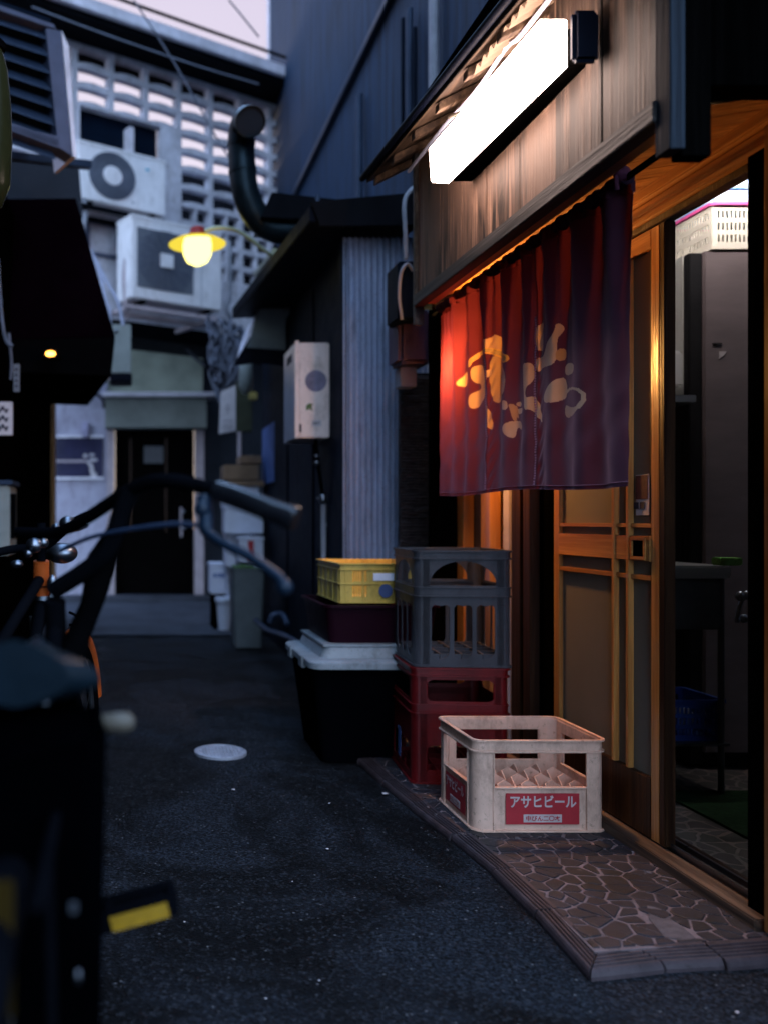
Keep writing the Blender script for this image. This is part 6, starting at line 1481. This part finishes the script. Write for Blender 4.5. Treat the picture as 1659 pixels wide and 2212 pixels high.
MB().tube(smoothpath([at(432, 1135, 1.38), at(380, 1132, 1.42), at(290, 1142, 1.5), at(200, 1160, 1.6), at(130, 1190, 1.7)]), .0042, 8).build('brake_cable', mat("blue black cable", (.03, .05, .10), .4, .2, 10), A1, smooth=True)
# cloth bag hanging at the bars
b = MB(); n = 14; ring = []
lv = [((285, 1062), (300, 1072), 1.58), ((225, 1150), (287, 1100), 1.60), ((190, 1200), (262, 1190), 1.62), ((175, 1300), (235, 1280), 1.64), ((130, 1400), (196, 1380), 1.66), ((60, 1480), (180, 1480), 1.66)]
vs = []
for (xa_, ya_), (xb_, yb2), Y in lv:
    pa, pb = at(xa_, ya_, Y), at(xb_, yb2, Y); c_ = (pa + pb) / 2; h_ = (pb - pa) / 2
    for k in range(n): a = 2 * math.pi * k / n; vs.append(c_ + h_ * math.cos(a) + Vector((0, 1, 0)) * .035 * math.sin(a))
fs = [(i * n + k, i * n + (k + 1) % n, (i + 1) * n + (k + 1) % n, (i + 1) * n + k) for i in range(len(lv) - 1) for k in range(n)] + [tuple(range(n))[::-1], tuple((len(lv) - 1) * n + k for k in range(n))]
b.add(vs, fs); tag(b.build('cloth_bag', M['rubber'], smooth=True), 'black cloth bag hanging from the near bicycle handlebar', 'bag')
# crank, pedals
b = MB(); b.tube([bbk - axA * .06, bbk + axA * .085], .014, 10); b.lathe([(.0, -.002), (.085, -.002), (.085, .002), (0, .002)], bbk + axA * .05, 30, axis=axA, cap=False)
ptop = at(302, 1957, 1.34); crk = Vector((bbk.x, bbk.y, bbk.z)) + axA * .075
b.tube([crk, Vector((ptop.x - .075, 1.345, ptop.z))], .010, 10); b.tube([bbk - axA * .07, bbk - axA * .07 + Vector((0, -.02, -.165))], .010, 10); b.build('crank', M['steeld'], A1, smooth=True)
def pedal(c, sgn):
    p = MB(); ta = Vector((1, 0, .27)).normalized(); up_ = Vector((-.27, 0, 1)).normalized(); c = Vector(c)
    def pb(w0, w1, y0, y1, h0, h1, q): 
        P = lambda a, yy, h_: c + ta * a + Vector((0, yy, 0)) + up_ * h_
        q.hexa([P(w0, y0, h0), P(w1, y0, h0), P(w1, y1, h0), P(w0, y1, h0)], [P(w0, y0, h1), P(w1, y0, h1), P(w1, y1, h1), P(w0, y1, h1)])
    pb(-.078, .058, -.032, -.020, -.016, .016, p); pb(-.078, .058, .020, .032, -.016, .016, p); pb(-.052, -.04, -.019, .019, -.014, .014, p); pb(.046, .058, -.019, .019, -.014, .014, p); pb(-.04, .046, -.008, .008, -.008, .008, p)
    o = p.build('pedal', M['blackmetal'], A1, bev=.004)
    p = MB(); pb(-.044, .044, -.0345, -.0325, -.013, .009, p); p.build('reflector', M['reflector'], o)
pedal(ptop, 1); pedal(bbk - axA * .12 + Vector((0, -.02, -.165)), -1)
# rear carrier with dark bag at the side, rubber knob
b = MB(); 
for sx in (-1, 1): b.tube([cA - d1v * .02 + axA * sx * .05 + Vector((0, 0, .73)), cA - d1v * .42 + axA * sx * .05 + Vector((0, 0, .73))], .006, 8); b.tube([cA - d1v * .3 + axA * sx * .05 + Vector((0, 0, .73)), rear + axA * sx * .055], .005, 8)
b.build('carrier', M['blackmetal'], A1, smooth=True)
kn = at(252, 1561, 1.12); b = MB(); b.lathe([(.004, -.03), (.009, -.026), (.0125, -.005), (.013, .014), (.008, .022), (0, .024)], kn, 18, axis=(1, -.1, .05), cap=False)
b.build('rubber_knob', M['cream'], A1, smooth=True)
MB().tube([kn - Vector((.028, 0, 0)), kn - Vector((.12, -.03, .01))], .006, 8).build('knob_stalk', M['steeld'], A1, smooth=True)
pn = thing('pannier_bag', 'black pannier bag hanging beside the near bicycle wheel', 'bag', (-.12, 1.02, .2))
b = MB(); xr_ = at(233, 0, 1.02).x
b.hexa([(-.30, .84, .0 + .08), (xr_ - .014, .98, .08), (xr_ - .03, 1.2, .08), (-.30, 1.2, .08)], [(-.30, .84, .80), (xr_ + .004, .98, .835), (xr_ - .02, 1.2, .835), (-.30, 1.2, .80)]); b.build('body', mat("black ripstop", (.0003, .0004, .0007), .8, .4, 8, bmp=.5, bs=18, spec=.2), pn, bev=.03, smooth=True, seg=3)
b = MB(); b.hexa([(-.29, .80, .24), (-.255, .80, .24), (-.255, .815, .24), (-.29, .815, .24)], [(-.29, .80, .60), (-.255, .80, .60), (-.255, .815, .60), (-.29, .815, .60)]); 
b = MB(); a = at(5, 1900, .80); c_ = at(32, 2190, .80); b.box(a.x - .01, c_.x, .795, .80, c_.z, a.z); b.build('reflective_strip', mat("dull amber strip", (.028, .017, .003), .5, .3, 20), pn)
q = at(160, 1958, .93); MB().box(q.x - .004, q.x + .004, .925, .93, q.z - .006, q.z + .006).build('buckle', M['chrome'], pn, bev=.001)
q = at(170, 2110, .93); MB().sphere(q, .003, .004, .008).build('buckle', M['chrome'], pn, smooth=True)
# far bicycle, orange
B1 = thing('bicycle', 'farther bicycle with orange head tube and orange mudguard', 'bicycle', (-.25, 2.3, 0), group='bicycles parked at the left')
cB = Vector((-.28, 1.95, 0)); dBk = Vector((.07, .45, 0)).normalized(); axB = Vector((dBk.y, -dBk.x, 0))
fw_ = Vector((-.20, 2.80, .34)); ht0 = at(90, 1212, 2.30); ht1 = at(90, 1288, 2.32)
wheel(B1, fw_, axB, (-75, 75, M['orange'])); wheel(B1, Vector((-.36, 1.72, .34)), axB)
MB().tube([ht0, ht1], .021, 18).build('head_tube', M['orange'], B1, smooth=True)
b = MB(); b.tube([ht1, Vector((-.30, 2.05, .30))], .017, 12); b.tube([ht1 + Vector((0, -.01, .05)), Vector((-.33, 1.85, .72))], .014, 12); b.tube([Vector((-.30, 2.05, .30)), Vector((-.335, 1.84, .82))], .014, 12); b.tube([ht0 + Vector((0, 0, .10)), ht0], .012, 10)
for s in (-1, 1): b.tube([ht1 + axB * s * .03, fw_ + axB * s * .05], .010, 8); b.tube([Vector((-.30, 2.05, .30)) + axB * s * .03, Vector((-.36, 1.72, .34)) + axB * s * .05], .008, 8)
b.build('frame', M['blackmetal'], B1, smooth=True)
b = MB(); b.tube(smoothpath([at(-60, 1210, 2.15), at(20, 1188, 2.28), at(95, 1180, 2.32), at(130, 1155, 2.3), at(160, 1128, 2.24), at(200, 1110, 2.16)]), .0115, 12); b.build('handlebar', M['blackmetal'], B1, smooth=True)
b = MB(); b.sphere(at(147, 1130, 2.2), .022, .03, .018); b.tube(smoothpath([at(140, 1140, 2.2), at(160, 1145, 2.15), at(185, 1136, 2.08), at(190, 1128, 2.05)]), .006, 8); b.sphere(at(122, 1142, 2.24), .014); b.build('brake_lever', M['chrome'], B1, smooth=True)
b = MB(); b.sphere(at(75, 1178, 2.25), .022, .02, .02); b.sphere(at(95, 1172, 2.26), .014); b.sphere(at(62, 1195, 2.25), .012); b.sphere(at(38, 1218, 2.2), .016, .016, .01); b.build('bell', M['chrome'], B1, smooth=True)
b = MB(); torus(b, at(91, 1262, 2.31), .0235, .002, (0, 0, 1), 24, 5); torus(b, at(91, 1268, 2.31), .0235, .002, (0, .1, 1), 24, 5); b.build('cable_tie', M['rubber'], B1)
b = MB(); b.tube([at(91, 1287, 2.31), at(91, 1296, 2.31)], .024, 16); b.build('headset_cup', M['chrome'], B1, smooth=True)
b = MB(); b.tube(smoothpath([at(112, 1250, 2.3), at(118, 1268, 2.3), at(112, 1290, 2.3)]), .010, 8); b.sphere(at(114, 1262, 2.28), .014, .01, .025); b.build('dynamo', M['chrome'], B1, smooth=True)
b = MB(); b.tube(smoothpath([at(150, 1322, 2.5), at(170, 1335, 2.5), at(172, 1360, 2.5), at(158, 1378, 2.5), at(145, 1372, 2.5)]), .004, 6); b.tube(smoothpath([at(150, 1350, 2.5), at(165, 1348, 2.5), at(170, 1345, 2.5)]), .004, 6); b.build('loose_cable', M['rubber'], B1, smooth=True)
b = MB(); b.tube([at(72, 1330, 2.3), at(76, 1372, 2.3)], .012, 10); b.build('bottle', M['steeld'], B1, smooth=True)
q = at(135, 1195, 2.5); b = MB(); b.sphere(q, .045, .05, .03); b.build('head_lamp', M['chrome'], B1, smooth=True)

for o in bpy.data.objects:
    if '_w' in o: del o['_w']
